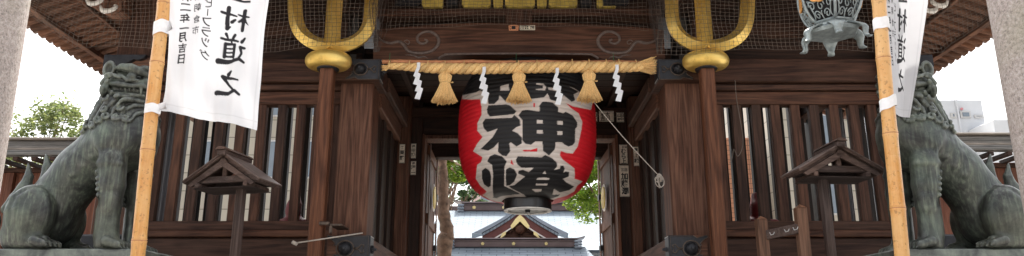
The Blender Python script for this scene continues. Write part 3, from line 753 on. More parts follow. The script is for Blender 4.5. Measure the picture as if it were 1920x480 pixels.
for px, py, s in ((182, 4, 1), (208, 18, 1), (1757, 8, -1), (1738, 18, -1), (628, -6, 1), (1268, -6, 1)):
    o = P(px, py, 8.72); k = .0075
    m = MB()
    if px in (628, 1268):
        m.box((o.x-.09, 8.70, o.z-.06), (o.x+.09, 9.1, o.z+.3), .02); nn = obj('bracket_nose', m, M['beam_y'], gate)
        m = MB(); m.prism([(o.x-.09, o.z+.28), (o.x+.09, o.z+.28), (o.x+.09, o.z-.05), (o.x+.05, o.z-.02), (o.x, o.z-.04), (o.x-.06, o.z-.06), (o.x-.09, o.z-.03)], 8.685, 8.699); obj('painted_end', m, M['white_paint'], nn)
    else:
        m.tube(smooth_curve([(o.x-s*.11, 8.75, o.z+.12), (o.x-s*.1, 8.75, o.z+.0), (o.x, 8.75, o.z-.04), (o.x+s*.10, 8.75, o.z+.02), (o.x+s*.08, 8.75, o.z+.12)], 5), [.03]*21, 8)
        m.box((o.x-.13, 8.78, o.z-.02), (o.x+.13, 9.0, o.z+.35), .02); nn = obj('bracket_nose', m, M['eave_y'], gate)
        m = MB(); c_ = smooth_curve([(o.x-s*.15, 8.74, o.z+.06), (o.x-s*.11, 8.74, o.z+.0), (o.x-s*.02, 8.74, o.z-.015), (o.x+s*.05, 8.74, o.z+.03), (o.x+s*.03, 8.74, o.z+.075)], 6); m.tube(c_, [.018+.022*math.sin(PI*i/(len(c_)-1)) for i in range(len(c_))], 8); obj('painted_end', m, M['white_paint'], nn, 'all')
# ================================================================== OBJECTS
# ---- granite torii pillars
def pillar(x, y, r, label, lean):
    t = thing('stone_pillar', label, 'pillar', (x, y, 0), 'granite pillars at the two edges')
    m = MB(); m.lathe([(r*1.35, .3), (r*1.38, .5), (r*1.25, .58)], (x, y, 0), 40); m.box((x-r*1.7, y-r*1.7, 0.004), (x+r*1.7, y+r*1.7, .3), .02); obj('base', m, M['granite'], t, 30)
    m = MB(); m.lathe([(r*(1.04-.04*i/20), .585+5*i/20) for i in range(21)], (0, 0, 0), 56)
    m.v = [(a+x+lean*c, b+y, c) for a, b, c in m.v]; obj('shaft', m, M['granite'], t, 30); return t
r = .34
xl = P(33, 240, 4.6).x; pillar(xl-r-.075, 4.6, r, 'speckled granite pillar with mossy stains at the left edge of the picture', -.018)
xr = P(1886, 240, 4.6).x; pillar(xr+r+.10, 4.6, r, 'speckled granite pillar at the right edge, behind the tail of the lion', .0)

# ---- tridents
def trident(px_top, px_bot, label):
    Y = 8.62; xt = PX(px_top, 115, Y); x0 = xt; zc = PZ(115, Y)
    t = thing('giant_trident', label, 'trident', (x0, Y, .45), 'gilded tridents on tall wooden poles')
    m = MB(); w = .082; m.box((x0-w, Y-w, .45), (x0+w, Y+w, zc-.08), .018); obj('pole', m, M['pole'], t)
    m = MB(); R = .285; prof = []
    for i in range(21):
        a = -PI/2+PI*i/20; prof.append((max(.01, R-.10+.10*math.cos(a)) if abs(a) < PI/2-.01 else .10, .100*math.sin(a)))
    m.lathe([(a, b) for a, b in prof], (x0, Y, zc), 40, sc=(1, .75)); obj('collar', m, M['gold'], t, 'all')
    m = MB(); m.lathe([(.13, -.118), (.14, -.09), (.12, -.07)], (x0, Y, zc), 24); obj('collar_seat', m, M['black_metal'], t, 'all')
    # U fork: bevelled bar swept along the curve
    k = 1/FOC*9.1
    z0 = PZ(12, Y)
    ctr = [(-66, -75), (-70, -40), (-70.5, -12), (-68.5, 22), (-60, 46), (-43, 62), (-21, 70.5), (0, 73), (21, 70.5), (43, 62), (60, 46), (68.5, 22), (70.5, -12), (70, -40), (66, -75)]
    ctr = [P(px_top+8+a, 12+b, Y) for a, b in ctr]; cv = smooth_curve(ctr, 6); m = MB(); vs = []; fs = []
    n = len(cv)
    for i, p_ in enumerate(cv):
        d = (cv[min(i+1, n-1)]-cv[max(0, i-1)]).normalized(); nr = Vector((-d.z, 0, d.x))      # inward normal
        wd = .096+.006*math.sin(PI*i/(n-1))
        for a, b in ((-wd*.95, .0), (-wd*.05, -.085), (wd*.80, .02), (wd*.75, .07), (-wd*.8, .07)): vs.append(p_-nr*a*-1+Vector((0, b, 0)))
    for i in range(n-1):
        for j in range(5): j2 = (j+1) % 5; fs.append((i*5+j, i*5+j2, (i+1)*5+j2, (i+1)*5+j))
    fs += [tuple(range(5)), tuple((n-1)*5+j for j in range(4, -1, -1))]
    m.add(vs, fs); fk = obj('fork', m, M['gold'], t)
    m = MB(); zb = PZ(93, Y); zt = z0+60*k; w = .10; x0 += .02
    m.add([(x0-w, Y+.03, zb), (x0, Y-.09, zb), (x0+w, Y+.03, zb), (x0-w, Y+.03, zt), (x0, Y-.09, zt), (x0+w, Y+.03, zt), (x0, Y+.07, zb), (x0, Y+.07, zt)], [(0, 1, 4, 3), (1, 2, 5, 4), (2, 6, 7, 5), (6, 0, 3, 7), (0, 6, 2, 1), (3, 4, 5, 7)])
    obj('centre_prong', m, M['gold'], t)
    return t
t1 = trident(616, 612, 'gilded trident with a golden collar on a pole left of the red lantern')
t2 = trident(1323, 1340, 'gilded trident with a golden collar on a pole right of the red lantern')
# small clamp holding each pole
m = MB(); x0 = P(628, 425, 8.7).x; zc = PZ(425, 8.7)
m.box((x0-.14, 8.50, zc-.01), (x0-.02, 8.535, zc+.035), .01); m.box((x0-.02, 8.52, zc-.015), (x0+.12, 8.9, zc+.01), .006); m.box((x0-.02, 8.5, zc-.10), (x0+.015, 8.53, zc-.015), .006)
tag(obj('pole_clamp', m, M['trim_metal']), 'small brass clamp holding the left trident pole to the column', 'clamp')

# ---- great paper lantern
LX, LY = P(988.5, 240, 9.75).x, 9.75
zLb, zLt = PZ(377, 9.75), PZ(130, 9.9); zm = (zLb+zLt)/2+.04; RL = .925
t = thing('paper_lantern', 'huge red paper lantern with bold black characters hanging in the gateway', 'lantern', (LX, LY, zLb-.25))
def rprof(z):
    tt = (z-zm)/((zLt-zm) if z > zm else (zm-zLb)); tt = max(-1, min(1, tt))
    return .34+(RL-.34)*(1-abs(tt)**2.7)**(1/2.05)
nA, nZ = 560, 330; nr = 33
zs = np.linspace(zLb, zLt, nZ); an = np.linspace(0, 2*PI, nA, endpoint=False)
rib = np.abs(np.sin(np.linspace(0, PI*nr, nZ)))
R_ = np.array([rprof(z) for z in zs])+.008*rib
wob = 1+.004*np.sin(an*7)[None, :]
X_ = LX+R_[:, None]*np.cos(an)[None, :]*wob; Y_ = LY+R_[:, None]*np.sin(an)[None, :]*wob; Z_ = np.repeat(zs[:, None], nA, 1)+.006*np.sin(an*5+1)[None, :]
V = np.stack([X_, Y_, Z_], -1).reshape(-1, 3)
ii, jj = np.meshgrid(np.arange(nZ-1), np.arange(nA), indexing='ij'); j2 = (jj+1) % nA
Q = np.stack([ii*nA+jj, ii*nA+j2, (ii+1)*nA+j2, (ii+1)*nA+jj], -1).reshape(-1, 4)
# painted lettering and the shade at the top, traced as polygons in the lantern's front elevation
z1 = lambda L_: [(860+a/3.692, 180+b/3.692) for a, b in L_]
z2 = lambda L_: [(860+a/3.692, 270+b/3.692) for a, b in L_]
z7 = lambda L_: [(860+a/6, 120+b/6) for a, b in L_]
white = [(903, 202), (903, 215), (895, 231), (895, 245), (904.7, 257), (895, 269), (887, 283.5), (904.7, 295), (902, 304), (894.7, 309), (893, 324), (892, 335), (900.6, 348.5), (913, 359.4), (904.7, 366), (918, 374), (940, 381), (975, 386), (1010, 384), (1047, 371), (1062, 367.5), (1077, 359), (1082, 348.5), (1093, 340), (1077, 335), (1078, 328), (1077, 316), (1067, 308), (1055, 299), (1049.6, 291), (1052, 283), (1062, 287), (1074, 288), (1083, 275), (1087, 258.5), (1090, 244), (1092, 229), (1085, 212.5), (1071, 203), (1061, 193), (1075, 200), (1108, 206), (1112, 190), (1100, 100), (880, 100), (866, 186), (884, 187), (900, 186)]
reds = [z1([(440, 375), (460, 372), (500, 374), (545, 360), (545, 385), (450, 384)]), z2([(362, 110), (368, 112), (382, 148), (360, 135)]), z1([(515, 50), (528, 48), (528, 78), (518, 75)]), z7([(505, 255), (525, 248), (540, 280), (515, 285)])]
blacks = [z1([(200, -10), (275, -10), (270, 30), (245, 55), (205, 50)]),
 z1([(195, 95), (205, 65), (330, 58), (355, 65), (400, 105), (385, 125), (300, 135), (215, 142), (200, 120)]),
 z1([(165, 185), (185, 158), (370, 150), (385, 130), (425, 165), (428, 205), (400, 215), (370, 240), (410, 258), (440, 290), (435, 330), (400, 350), (360, 320), (350, 330), (358, 380), (330, 418), (300, 412), (272, 385), (275, 320), (245, 355), (205, 378), (150, 368), (180, 340), (235, 285), (270, 225), (230, 240), (200, 250), (175, 225)]),
 z1([(413, 135), (440, 100), (475, 95), (560, 108), (560, 65), (600, 38), (650, 45), (690, 80), (690, 110), (725, 120), (740, 108), (790, 135), (822, 185), (820, 215), (808, 225), (805, 320), (790, 340), (760, 350), (730, 335), (715, 320), (672, 320), (665, 370), (625, 412), (585, 380), (580, 315), (530, 315), (500, 338), (460, 330), (440, 305), (443, 170)]),
 z2([(160, 185), (185, 165), (215, 185), (225, 225), (222, 290), (205, 300), (175, 280), (162, 240)]),
 z2([(197, 120), (215, 85), (250, 70), (300, 85), (333, 120), (318, 155), (315, 290), (390, 325), (430, 345), (380, 352), (320, 360), (240, 378), (235, 300), (238, 200), (230, 145)]),
 z2([(328, 175), (355, 162), (385, 175), (405, 210), (385, 260), (355, 285), (330, 290), (325, 230)]),
 z2([(395, 110), (410, 85), (575, 92), (600, 75), (650, 100), (680, 130), (682, 155), (660, 180), (700, 170), (705, 150), (725, 150), (735, 170), (725, 200), (740, 190), (765, 195), (762, 225), (730, 238), (720, 240), (745, 265), (800, 295), (765, 320), (700, 335), (660, 310), (650, 350), (700, 350), (690, 362), (620, 385), (560, 395), (480, 380), (450, 350), (360, 305), (345, 290), (385, 285), (440, 240), (460, 225), (410, 205), (415, 185), (445, 178), (485, 195), (520, 165), (470, 165), (435, 165), (405, 140)]),
 z7([(230, 300), (330, 270), (345, 200), (560, 130), (800, 110), (990, 200), (1010, 290), (1290, 330), (1310, 410), (1270, 425), (1180, 350), (1130, 430), (1030, 400), (1000, 330), (960, 375), (820, 392), (640, 380), (530, 425), (460, 350), (450, 400), (400, 450), (335, 450), (345, 330)]),
 z7([(900, 480), (940, 425), (1010, 425), (1060, 480)]),
 [(905, 160), (935, 142), (975, 136), (1020, 139), (1050, 152), (1085, 172), (1070, 180), (1040, 165), (960, 158), (920, 166)], [(860, 180), (893, 173), (915, 160), (950, 152), (1040, 151), (1075, 165), (1110, 186), (1110, 90), (860, 90)]]  # shade over the lantern's top, painted black around the upper character
holes = [z1([(540, 165), (583, 167), (583, 192), (540, 190)]), z1([(683, 172), (720, 173), (720, 200), (683, 198)]), z1([(540, 235), (583, 236), (583, 261), (540, 259)]), z1([(683, 243), (718, 244), (718, 270), (683, 269)]),
 z2([(580, 205), (597, 185), (605, 207)]), z2([(545, 235), (590, 231), (628, 236), (625, 248), (540, 248)]), z2([(535, 274), (618, 275), (610, 288), (535, 287)]), z2([(505, 312), (575, 313), (570, 330), (530, 331)]),
 z7([(470, 250), (560, 225), (570, 300), (470, 300)]), z7([(870, 215), (950, 220), (985, 260), (970, 298), (870, 290), (870, 280), (950, 275), (950, 240), (870, 232)])]
px_, py_ = proj(V - np.array([0, 0, 0])); front = ((V[:, 1]-LY) < .12)
def anti(polys):
    acc = np.zeros(len(V))
    for dx, dy in ((-.22, -.22), (.22, -.22), (-.22, .22), (.22, .22)):
        r0 = np.zeros(len(V), bool)
        for q in polys: r0 |= inpoly(px_+dx, py_+dy, q)
        acc += r0
    return (acc/4)*front
cR, cW, cK = np.array([.60, .009, .018]), np.array([.62, .54, .49]), np.array([.014, .013, .014])
colr = np.tile(cR, (len(V), 1))
for polys, cc in ((
    [white], cW), (reds, cR), (blacks, cK), (holes, cW)):
    a = anti(polys)[:, None]; colr = colr*(1-a)+cc*a
topb = (V[:, 2] > zLt-.16)[:, None]; colr = np.where(topb, cK, colr)  # shade under the beam painted as a black top band
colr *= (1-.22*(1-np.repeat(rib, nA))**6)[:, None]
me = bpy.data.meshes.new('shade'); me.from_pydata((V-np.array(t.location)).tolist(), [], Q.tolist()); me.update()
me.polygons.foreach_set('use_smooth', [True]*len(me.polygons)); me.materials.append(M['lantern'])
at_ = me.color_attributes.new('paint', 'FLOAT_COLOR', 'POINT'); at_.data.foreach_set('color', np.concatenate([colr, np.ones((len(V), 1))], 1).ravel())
o = bpy.data.objects.new('shade', me); COL.objects.link(o); o.parent = t
M['lacquer'] = plain('black_lacquer', (.012, .011, .011), .28, 0, .3, 8, spec=.6)
zr0 = PZ(387.5, 9.44)
m = MB(); m.lathe([(.30, zr0), (.315, zr0+.01), (.315, zLb+.05), (.29, zLb+.07), (.27, zLb+.06), (.27, zr0+.01)], (LX, LY, 0), 48); obj('lower_ring', m, M['lacquer'], t, 40)
m = MB(); m.lathe([(.0, zr0+.012), (.285, zr0+.012)], (LX, LY, 0), 40, cap=False); m.v = [(a, b, c+.0) for a, b, c in m.v]; rg = obj('bottom_board', m, M['white_paint'], t)
m = MB(); m.lathe([(.315, zr0-.012), (.315, zr0-.001), (.262, zr0-.001), (.262, zr0-.012), (.315, zr0-.012)], (LX, LY, 0), 48, cap=False); obj('bottom_rim', m, M['white_paint'], t, 40)
m = MB(); m.box((LX-.12, LY-.012, zr0-.0), (LX+.14, LY+.02, zr0+.010), .002); m.lathe([(.035, zr0-.03), (.035, zr0+.01)], (LX, LY, 0), 14); obj('bottom_bar', m, M['black_metal'], t)
m = MB(); m.lathe([(.34, zLt-.02), (.36, zLt), (.36, zLt+.2), (.3, zLt+.22)], (LX, LY, 0), 48); m.tube([(LX, LY, zLt+.2), (LX, LY, 5.3)], .03, 10); obj('upper_ring', m, M['lacquer'], t, 40)

# ---- shimenawa rope with rod
YR = 8.66
t = thing('sacred_rope', 'thick twisted straw rope tied under a bamboo rod across the gateway', 'rope', P(972, 125, YR))
ra, rb_ = P(728, 123.5, YR), P(1205, 124.5, YR); n = 260; m = MB()
def rope_c(i): 
    u = i/n; return ra.lerp(rb_, u)+Vector((0, 0, -.03*math.sin(PI*u)-.012*math.sin(7*u)))
def rad(u): return (.036+.026*min(1, u*5))*(1 if u < .93 else 1-.25*(u-.93)/.07)
for s in range(3):
    pts = []; rs = []
    for i in range(n+1):
        u = i/n; a = -u*2*PI*12.5+2*PI*s/3; r_ = rad(u); pts.append(rope_c(i)+Vector((0, math.cos(a)*r_*.56, math.sin(a)*r_*.56))); rs.append(r_*.60)
    m.tube(pts, rs, 10)
obj('twisted_rope', m, M['straw'], t, 'all')
m = MB()
for i in range(150):    # frayed right end
    a = rng.uniform(0, 2*PI); q = rng.uniform(0, 1)**.5; s0 = rb_+Vector((-.06, .03*math.cos(a)*q, .05*math.sin(a)*q)); e = rb_+Vector((rng.uniform(.10, .18), .05*math.cos(a)*q, .012+.12*math.sin(a)*q)); m.tube([s0, (s0+e)/2+Vector((0, 0, rng.normal(0, .004))), e], [.007, .005, .002], 4)
obj('frayed_end', m, M['straw'], t); m = MB()
for i in range(40):
    a = rng.uniform(0, 2*PI); s0 = ra+Vector((.05, 0, 0)); e = ra+Vector((rng.uniform(-.09, -.02), .03*math.cos(a), .035*math.sin(a)-.03)); m.tube([s0, e], [.01, .003], 4)
obj('frayed_end', m, M['straw'], t)
m = MB(); xs = [PX(q, 120, YR) for q in (731, 769, 803, 835, 871, 937, 972, 1007, 1073, 1104, 1136, 1160, 1192)]
for x in xs:
    u = (x-ra.x)/(rb_.x-ra.x); c_ = rope_c(u*n); r_ = rad(min(max(u, 0), 1))*1.15
    m.tube([c_+Vector((rng.normal(0, .002), math.cos(a)*r_, math.sin(a)*r_*.9+(.035 if math.sin(a) > 0 else 0)*math.sin(a))) for a in np.linspace(0, 2*PI, 17)], .006, 5)
obj('binding', m, M['straw'], t, 'all')
m = MB(); a, b = P(717, 116, YR+.02), P(1222, 117.5, YR+.02); pts = [a.lerp(b, i/80)+Vector((0, 0, .004*math.sin(i*.3))) for i in range(81)]
m.tube(pts, [.026+(.005 if i % 11 == 5 else 0) for i in range(81)], 10); obj('bamboo_rod', m, M['rod'], t, 'all')
M['green_tie'] = plain('green_string', (.02, .12, .05), .6)
m = MB()
for px in (730, 968, 1151):
    q = P(px, 118, YR-.02); m.tube([q, q+Vector((0, .02, .14))], .003, 4)
    m.tube([q, q+Vector((.02, -.01, .03))], .003, 4)
obj('green_tie', m, M['green_tie'], t)
# tassels
def tassel_mesh():
    m = MB(); w = MB()
    for i in range(420):
        a = rng.uniform(0, 2*PI); q = rng.uniform(.25, 1)**.5
        pts = []
        for h, r_ in ((0, .035), (-.05, .078), (-.10, .070), (-.135, .055), (-.2, .078), (-.30, .125), (-.37+rng.normal(0, .012), .160+rng.normal(0, .006))):
            pts.append(Vector((q*r_*math.cos(a), q*r_*math.sin(a)*.8, h)))
        m.tube(pts, [.008, .008, .008, .006, .006, .005, .0035], 4)
    m.lathe([(.02, 0), (.070, -.04), (.062, -.10), (.046, -.14), (.07, -.22), (.13, -.34)], (0, 0, 0), 20, sc=(1, .8))
    for k in range(3): w.tube([(.060*math.cos(a), .05*math.sin(a), -.128-.009*k) for a in np.linspace(0, 2*PI, 19)], .006, 5)
    w.tube([(.06, 0, -.13), (.09, -.01, -.135), (.1, -.01, -.128)], [.008, .01, .012], 5)
    return m, w
tm, tw = tassel_mesh(); tas = None
for k, (px, lab) in enumerate(((835, 'straw tassel on the left of the rope, clear of the lantern'), (973, 'middle straw tassel on the rope, in front of the top of the lantern'), (1104, 'straw tassel at the right shoulder of the lantern'))):
    u = (PX(px, 136, YR)-ra.x)/(rb_.x-ra.x); c_ = rope_c(u*n)+Vector((0, -.01, -.055))
    if tas is None:
        tas = thing('straw_tassel', lab, 'tassel', c_, 'straw tassels hanging from the sacred rope'); obj('straw_bundle', tm, M['straw'], tas, local=True); obj('binding', tw, M['straw'], tas, 'all', local=True)
    else: dup(tas, c_, lab)
# shide papers
def shide(px, py0, lab, mir=1):
    k = 8.3/FOC; m = MB(); o = P(px, py0, YR-.07)
    quads = [[(6, 0), (11, 5), (5, 20), (0, 18)], [(8, 12), (14, 18), (11, 30), (1, 36), (0, 32)], [(10, 28), (17, 32), (15, 40), (12, 45), (0, 36)], [(9, 42), (12, 42), (20, 47), (17, 58), (4, 53)], [(11, 50), (19, 58), (17, 68), (9, 73), (4, 70)]]
    quads = [[(7, 0), (13, 4), (5, 23), (0, 20)], [(8, 12), (15, 16), (12, 30), (9, 40), (0, 37), (5, 22)], [(10, 27), (18, 31), (14, 54), (4, 52), (9, 38)], [(13, 43), (21, 47), (15, 70), (4, 68), (9, 54)]]
    for i, q in enumerate(quads):
        y0 = -.004*(i % 2)
        pts = [(o.x+mir*(a-8)*k, o.z-b*k*1.02) for a, b in q]
        m.prism(pts, YR-.075+y0-.0015, YR-.075+y0)
    x0 = o.x+mir*2*k; m.box((x0-.02, YR-.083, o.z-.02), (x0+.02, YR-.0775, o.z+.05), .001)
    o_ = obj('paper_streamer', m, M['paper'], None, origin=(o.x, YR-.07, o.z)); tag(o_, lab, 'streamer', 'zigzag paper streamers on the sacred rope')
shide(783, 125, 'white zigzag paper streamer left of the leftmost tassel')
shide(906, 133, 'white zigzag paper streamer between the left and middle tassels')
shide(1043, 135, 'white zigzag paper streamer between the middle and right tassels')
shide(1155, 129, 'white zigzag paper streamer right of all the tassels', 1)

# ---- hanging bronze lantern
def bronze_lantern():
    Y = 6.3; c0 = P(1562, 51, Y); k = Y*1.035/FOC
    cx, cz = c0.x, c0.z
    t = thing('hanging_lantern', 'hexagonal openwork bronze lantern with curled feet hanging at the upper right', 'lantern', (cx, Y, cz-.18))
    rot = math.radians(14)
    prof = [(38, 5), (52, 22), (60, 45), (63, 70), (60, 95), (50, 118)]      # radius px, height px above base
    def ring(r, h, j): a = rot+j*PI/3-PI/2-PI/6; return Vector((cx+r*k*math.cos(a), Y+r*k*math.sin(a), cz+h*k))
    for j in range(6):
        m = MB()
        fr = [ring(r, h, j) for r, h in prof]; m.tube(smooth_curve(fr, 5), .013, 6)
        for hh in (0, -1):
            a, b = ring(*prof[hh], j), ring(*prof[hh], j+1); m.beam(a, b, .024, .024, .004)
        m2 = m
        # scrollwork inside the panel
        def pp(u, v):      # u 0..1 across, v 0..1 up
            x = v*(len(prof)-1); i = min(int(x), len(prof)-2); f_ = x-i; r = prof[i][0]+(prof[i+1][0]-prof[i][0])*f_; h = prof[i][1]+(prof[i+1][1]-prof[i][1])*f_
            return ring(r, h, j).lerp(ring(r, h, j+1), u)
        for (cu, cv, rr, sg) in ((.3, .12, .10, 1), (.7, .12, .10, -1), (.5, .28, .10, 1), (.2, .30, .09, -1), (.8, .30, .09, 1), (.34, .44, .09, 1), (.66, .44, .09, -1), (.15, .52, .08, 1), (.85, .52, .08, -1), (.3, .9, .09, 1), (.7, .9, .09, -1), (.5, .82, .08, 1), (.14, .76, .08, 1), (.86, .76, .08, -1)):
            q = [pp(min(.97, max(.03, cu+sg*rr*(1-i/20)*math.cos(i*.5)*1.25)), min(.98, max(.02, cv+rr*(1-i/20)*math.sin(i*.5)))) for i in range(17)]
            m.tube(q, .0065, 4)
        for (a0, b0, a1, b1, a2, b2) in ((.05, .02, .18, .15, .1, .4), (.95, .02, .82, .15, .9, .4), (.5, .0, .46, .14, .5, .2), (.1, .4, .3, .35, .5, .4), (.9, .4, .7, .35, .5, .4), (.05, .6, .2, .65, .3, .75), (.95, .6, .8, .65, .7, .75)):
            m.tube(smooth_curve([pp(a0, b0), pp(a1, b1), pp(a2, b2)], 4), .006, 4)
        pn = obj('panel', m, M['lamp_bronze'], t, 'all')
        m = MB(); cc = pp(.5, .47); ax = (pp(1, .62)-pp(0, .62)).normalized(); up = (pp(.5, .75)-pp(.5, .5)).normalized(); nn = ax.cross(up)
        if nn.dot(cc-Vector((cx, Y, cc.z))) < 0: nn = -nn
        vs = [cc+nn*.022]; N_ = 40
        for i in range(N_):
            a = 2*PI*i/N_; r_ = 0.078*(1+.16*abs(math.cos(a*2.5)))*.95; vs.append(cc+nn*.014+ax*r_*math.cos(a)+up*r_*math.sin(a))
        for i in range(N_):
            a = 2*PI*i/N_; r_ = 0.078*(1+.16*abs(math.cos(a*2.5)))*.95; vs.append(cc+nn*.002+ax*r_*math.cos(a)+up*r_*math.sin(a))
        m.add(vs, [(0, 1+i, 1+(i+1) % N_) for i in range(N_)]+[(1+i, 1+N_+i, 1+N_+(i+1) % N_, 1+(i+1) % N_) for i in range(N_)]); 
        obj('gilt_flower', m, M['lamp_gold'], pn)
        m = MB(); a, b = ring(36, -3, j), ring(36, -3, j+1); m.beam(a.lerp(b, .12), a.lerp(b, .88), .012, .028, .002); obj('gilt_strip', m, M['lamp_gold'], pn)
    m = MB(); m.lathe([(prof[i][0]*k*.80, cz+prof[i][1]*k) for i in range(len(prof))], (cx, Y, 0), 6); obj('dark_core', m, M['dark_in'], t)  # near-black solid stands in for the shade inside the openwork
    m = MB()
    m.v, m.f = [], []
    def hexr(r, h): return [ring(r, h, j) for j in range(6)]
    rings = [hexr(38, 5), hexr(38, -2), hexr(46, -7), hexr(50, -10), hexr(46, -16), hexr(30, -16)]
    vs = [q for r_ in rings for q in r_]; fs = [(i*6+j, i*6+(j+1) % 6, (i+1)*6+(j+1) % 6, (i+1)*6+j) for i in range(5) for j in range(6)]; m.add(vs, fs+[tuple(range(30, 36))])
    obj('base_skirt', m, M['lamp_bronze'], t, 25)
    for j in range(6):
        m = MB(); vs = []; fs = []
        a = rot+j*PI/3-PI/2-PI/6; d = Vector((math.cos(a), math.sin(a), 0)); s_ = Vector((-d.y, d.x, 0)); c = Vector((cx, Y, cz))
        pr = [(36, -2, 20), (48, -6, 19), (57, -11, 17), (61, -17, 13), (60, -24, 10), (59, -30, 7.5), (62, -35, 8.5), (67, -36, 8)]
        for r, h, w in pr:
            for sg, ex in ((-1, 0), (-.5, 3), (0, 4.5), (.5, 3), (1, 0)): vs.append(c+d*(r+ex)*k+Vector((0, 0, h*k))+s_*sg*w*k*.8)
            for sg in (1, 0, -1): vs.append(c+d*(r-3.5)*k+Vector((0, 0, (h-1)*k))+s_*sg*w*k*.75)
        n8 = 8
        for i in range(len(pr)-1):
            for q in range(n8): fs.append((i*n8+q, i*n8+(q+1) % n8, (i+1)*n8+(q+1) % n8, (i+1)*n8+q))
        fs += [tuple(range(n8))[::-1], tuple((len(pr)-1)*n8+q for q in range(n8))]
        m.add(vs, fs); obj('foot', m, M['lamp_bronze'], t, 'all')
    m = MB(); vs = [q for r_ in (hexr(52, 120), hexr(88, 118), hexr(92, 124), hexr(60, 142), hexr(20, 160), hexr(6, 170)) for q in r_]
    m.add(vs, [(i*6+j, i*6+(j+1) % 6, (i+1)*6+(j+1) % 6, (i+1)*6+j) for i in range(5) for j in range(6)]+[tuple(range(6))[::-1], tuple(range(30, 36))]); obj('lantern_roof', m, M['lamp_bronze'], t, 25)
    m = MB(); m.tube([(cx, Y, cz+168*k), (cx, Y, cz+250*k)], .02, 8); m.beam((cx, Y, 5.86), (cx, 9.0, 5.86), .05, .05); obj('hanger', m, M['black_metal'], t)
bronze_lantern()

# ---- bamboo poles with banners
def bamboo(name_lab, top, bot, Y, nodes, r):
    a = P(*top, Y); b = P(*bot, Y); d = (b-a)/(b.z-a.z)
    t = thing('bamboo_pole', name_lab, 'bamboo pole', (a.x+d.x*(0-a.z), Y, 0), 'bamboo banner poles')
    nz = sorted([PZ(q, Y) for q in nodes]); allz = [.3, .75, 1.2, 1.62]+nz+[nz[-1]+.5, nz[-1]+1.0]
    m = MB(); pts = []; rs = []
    seg = [0.0]+allz+[allz[-1]+.4]
    for i in range(len(seg)-1):
        z0, z1_ = seg[i], seg[i+1]
        for zq, rr in ((z0+.004, r*.975), (z0+.012, r*1.07), (z0+.020, r*1.01), (z0+.06, r*.985), ((z0+z1_)/2, r*.975), (z1_-.06, r*.985), (z1_-.016, r*1.035), (z1_-.004, r*1.085)):
            pts.append(Vector((a.x+d.x*(zq-a.z)+.006*math.sin(zq*2.3+a.x), Y, zq))); rs.append(rr)
    m.tube(pts, rs, 28); o = obj('culm', m, M['bamboo'], t, 'all')
    for zq in allz: c = Vector((a.x+d.x*(zq-a.z)+.006*math.sin(zq*2.3+a.x), Y, zq)); m = MB(); m.lathe([(r*1.06, -.006), (r*1.088, -.001), (r*1.06, .004)], c, 28, cap=False); obj('node_ring', m, M['rod'], o, 'all')
    return t, lambda z: Vector((a.x+d.x*(z-a.z), Y, z))
YP = 5.5
bl, lineL = bamboo('orange bamboo pole in front of the left lion, carrying the wide banner', (308, 0), (257, 480), YP, (118, 282, 452), .0505)
br_, lineR = bamboo('orange bamboo pole in front of the right lion, carrying the narrow banner', (1648, 0), (1690, 480), YP, (110, 251, 391), .0525)

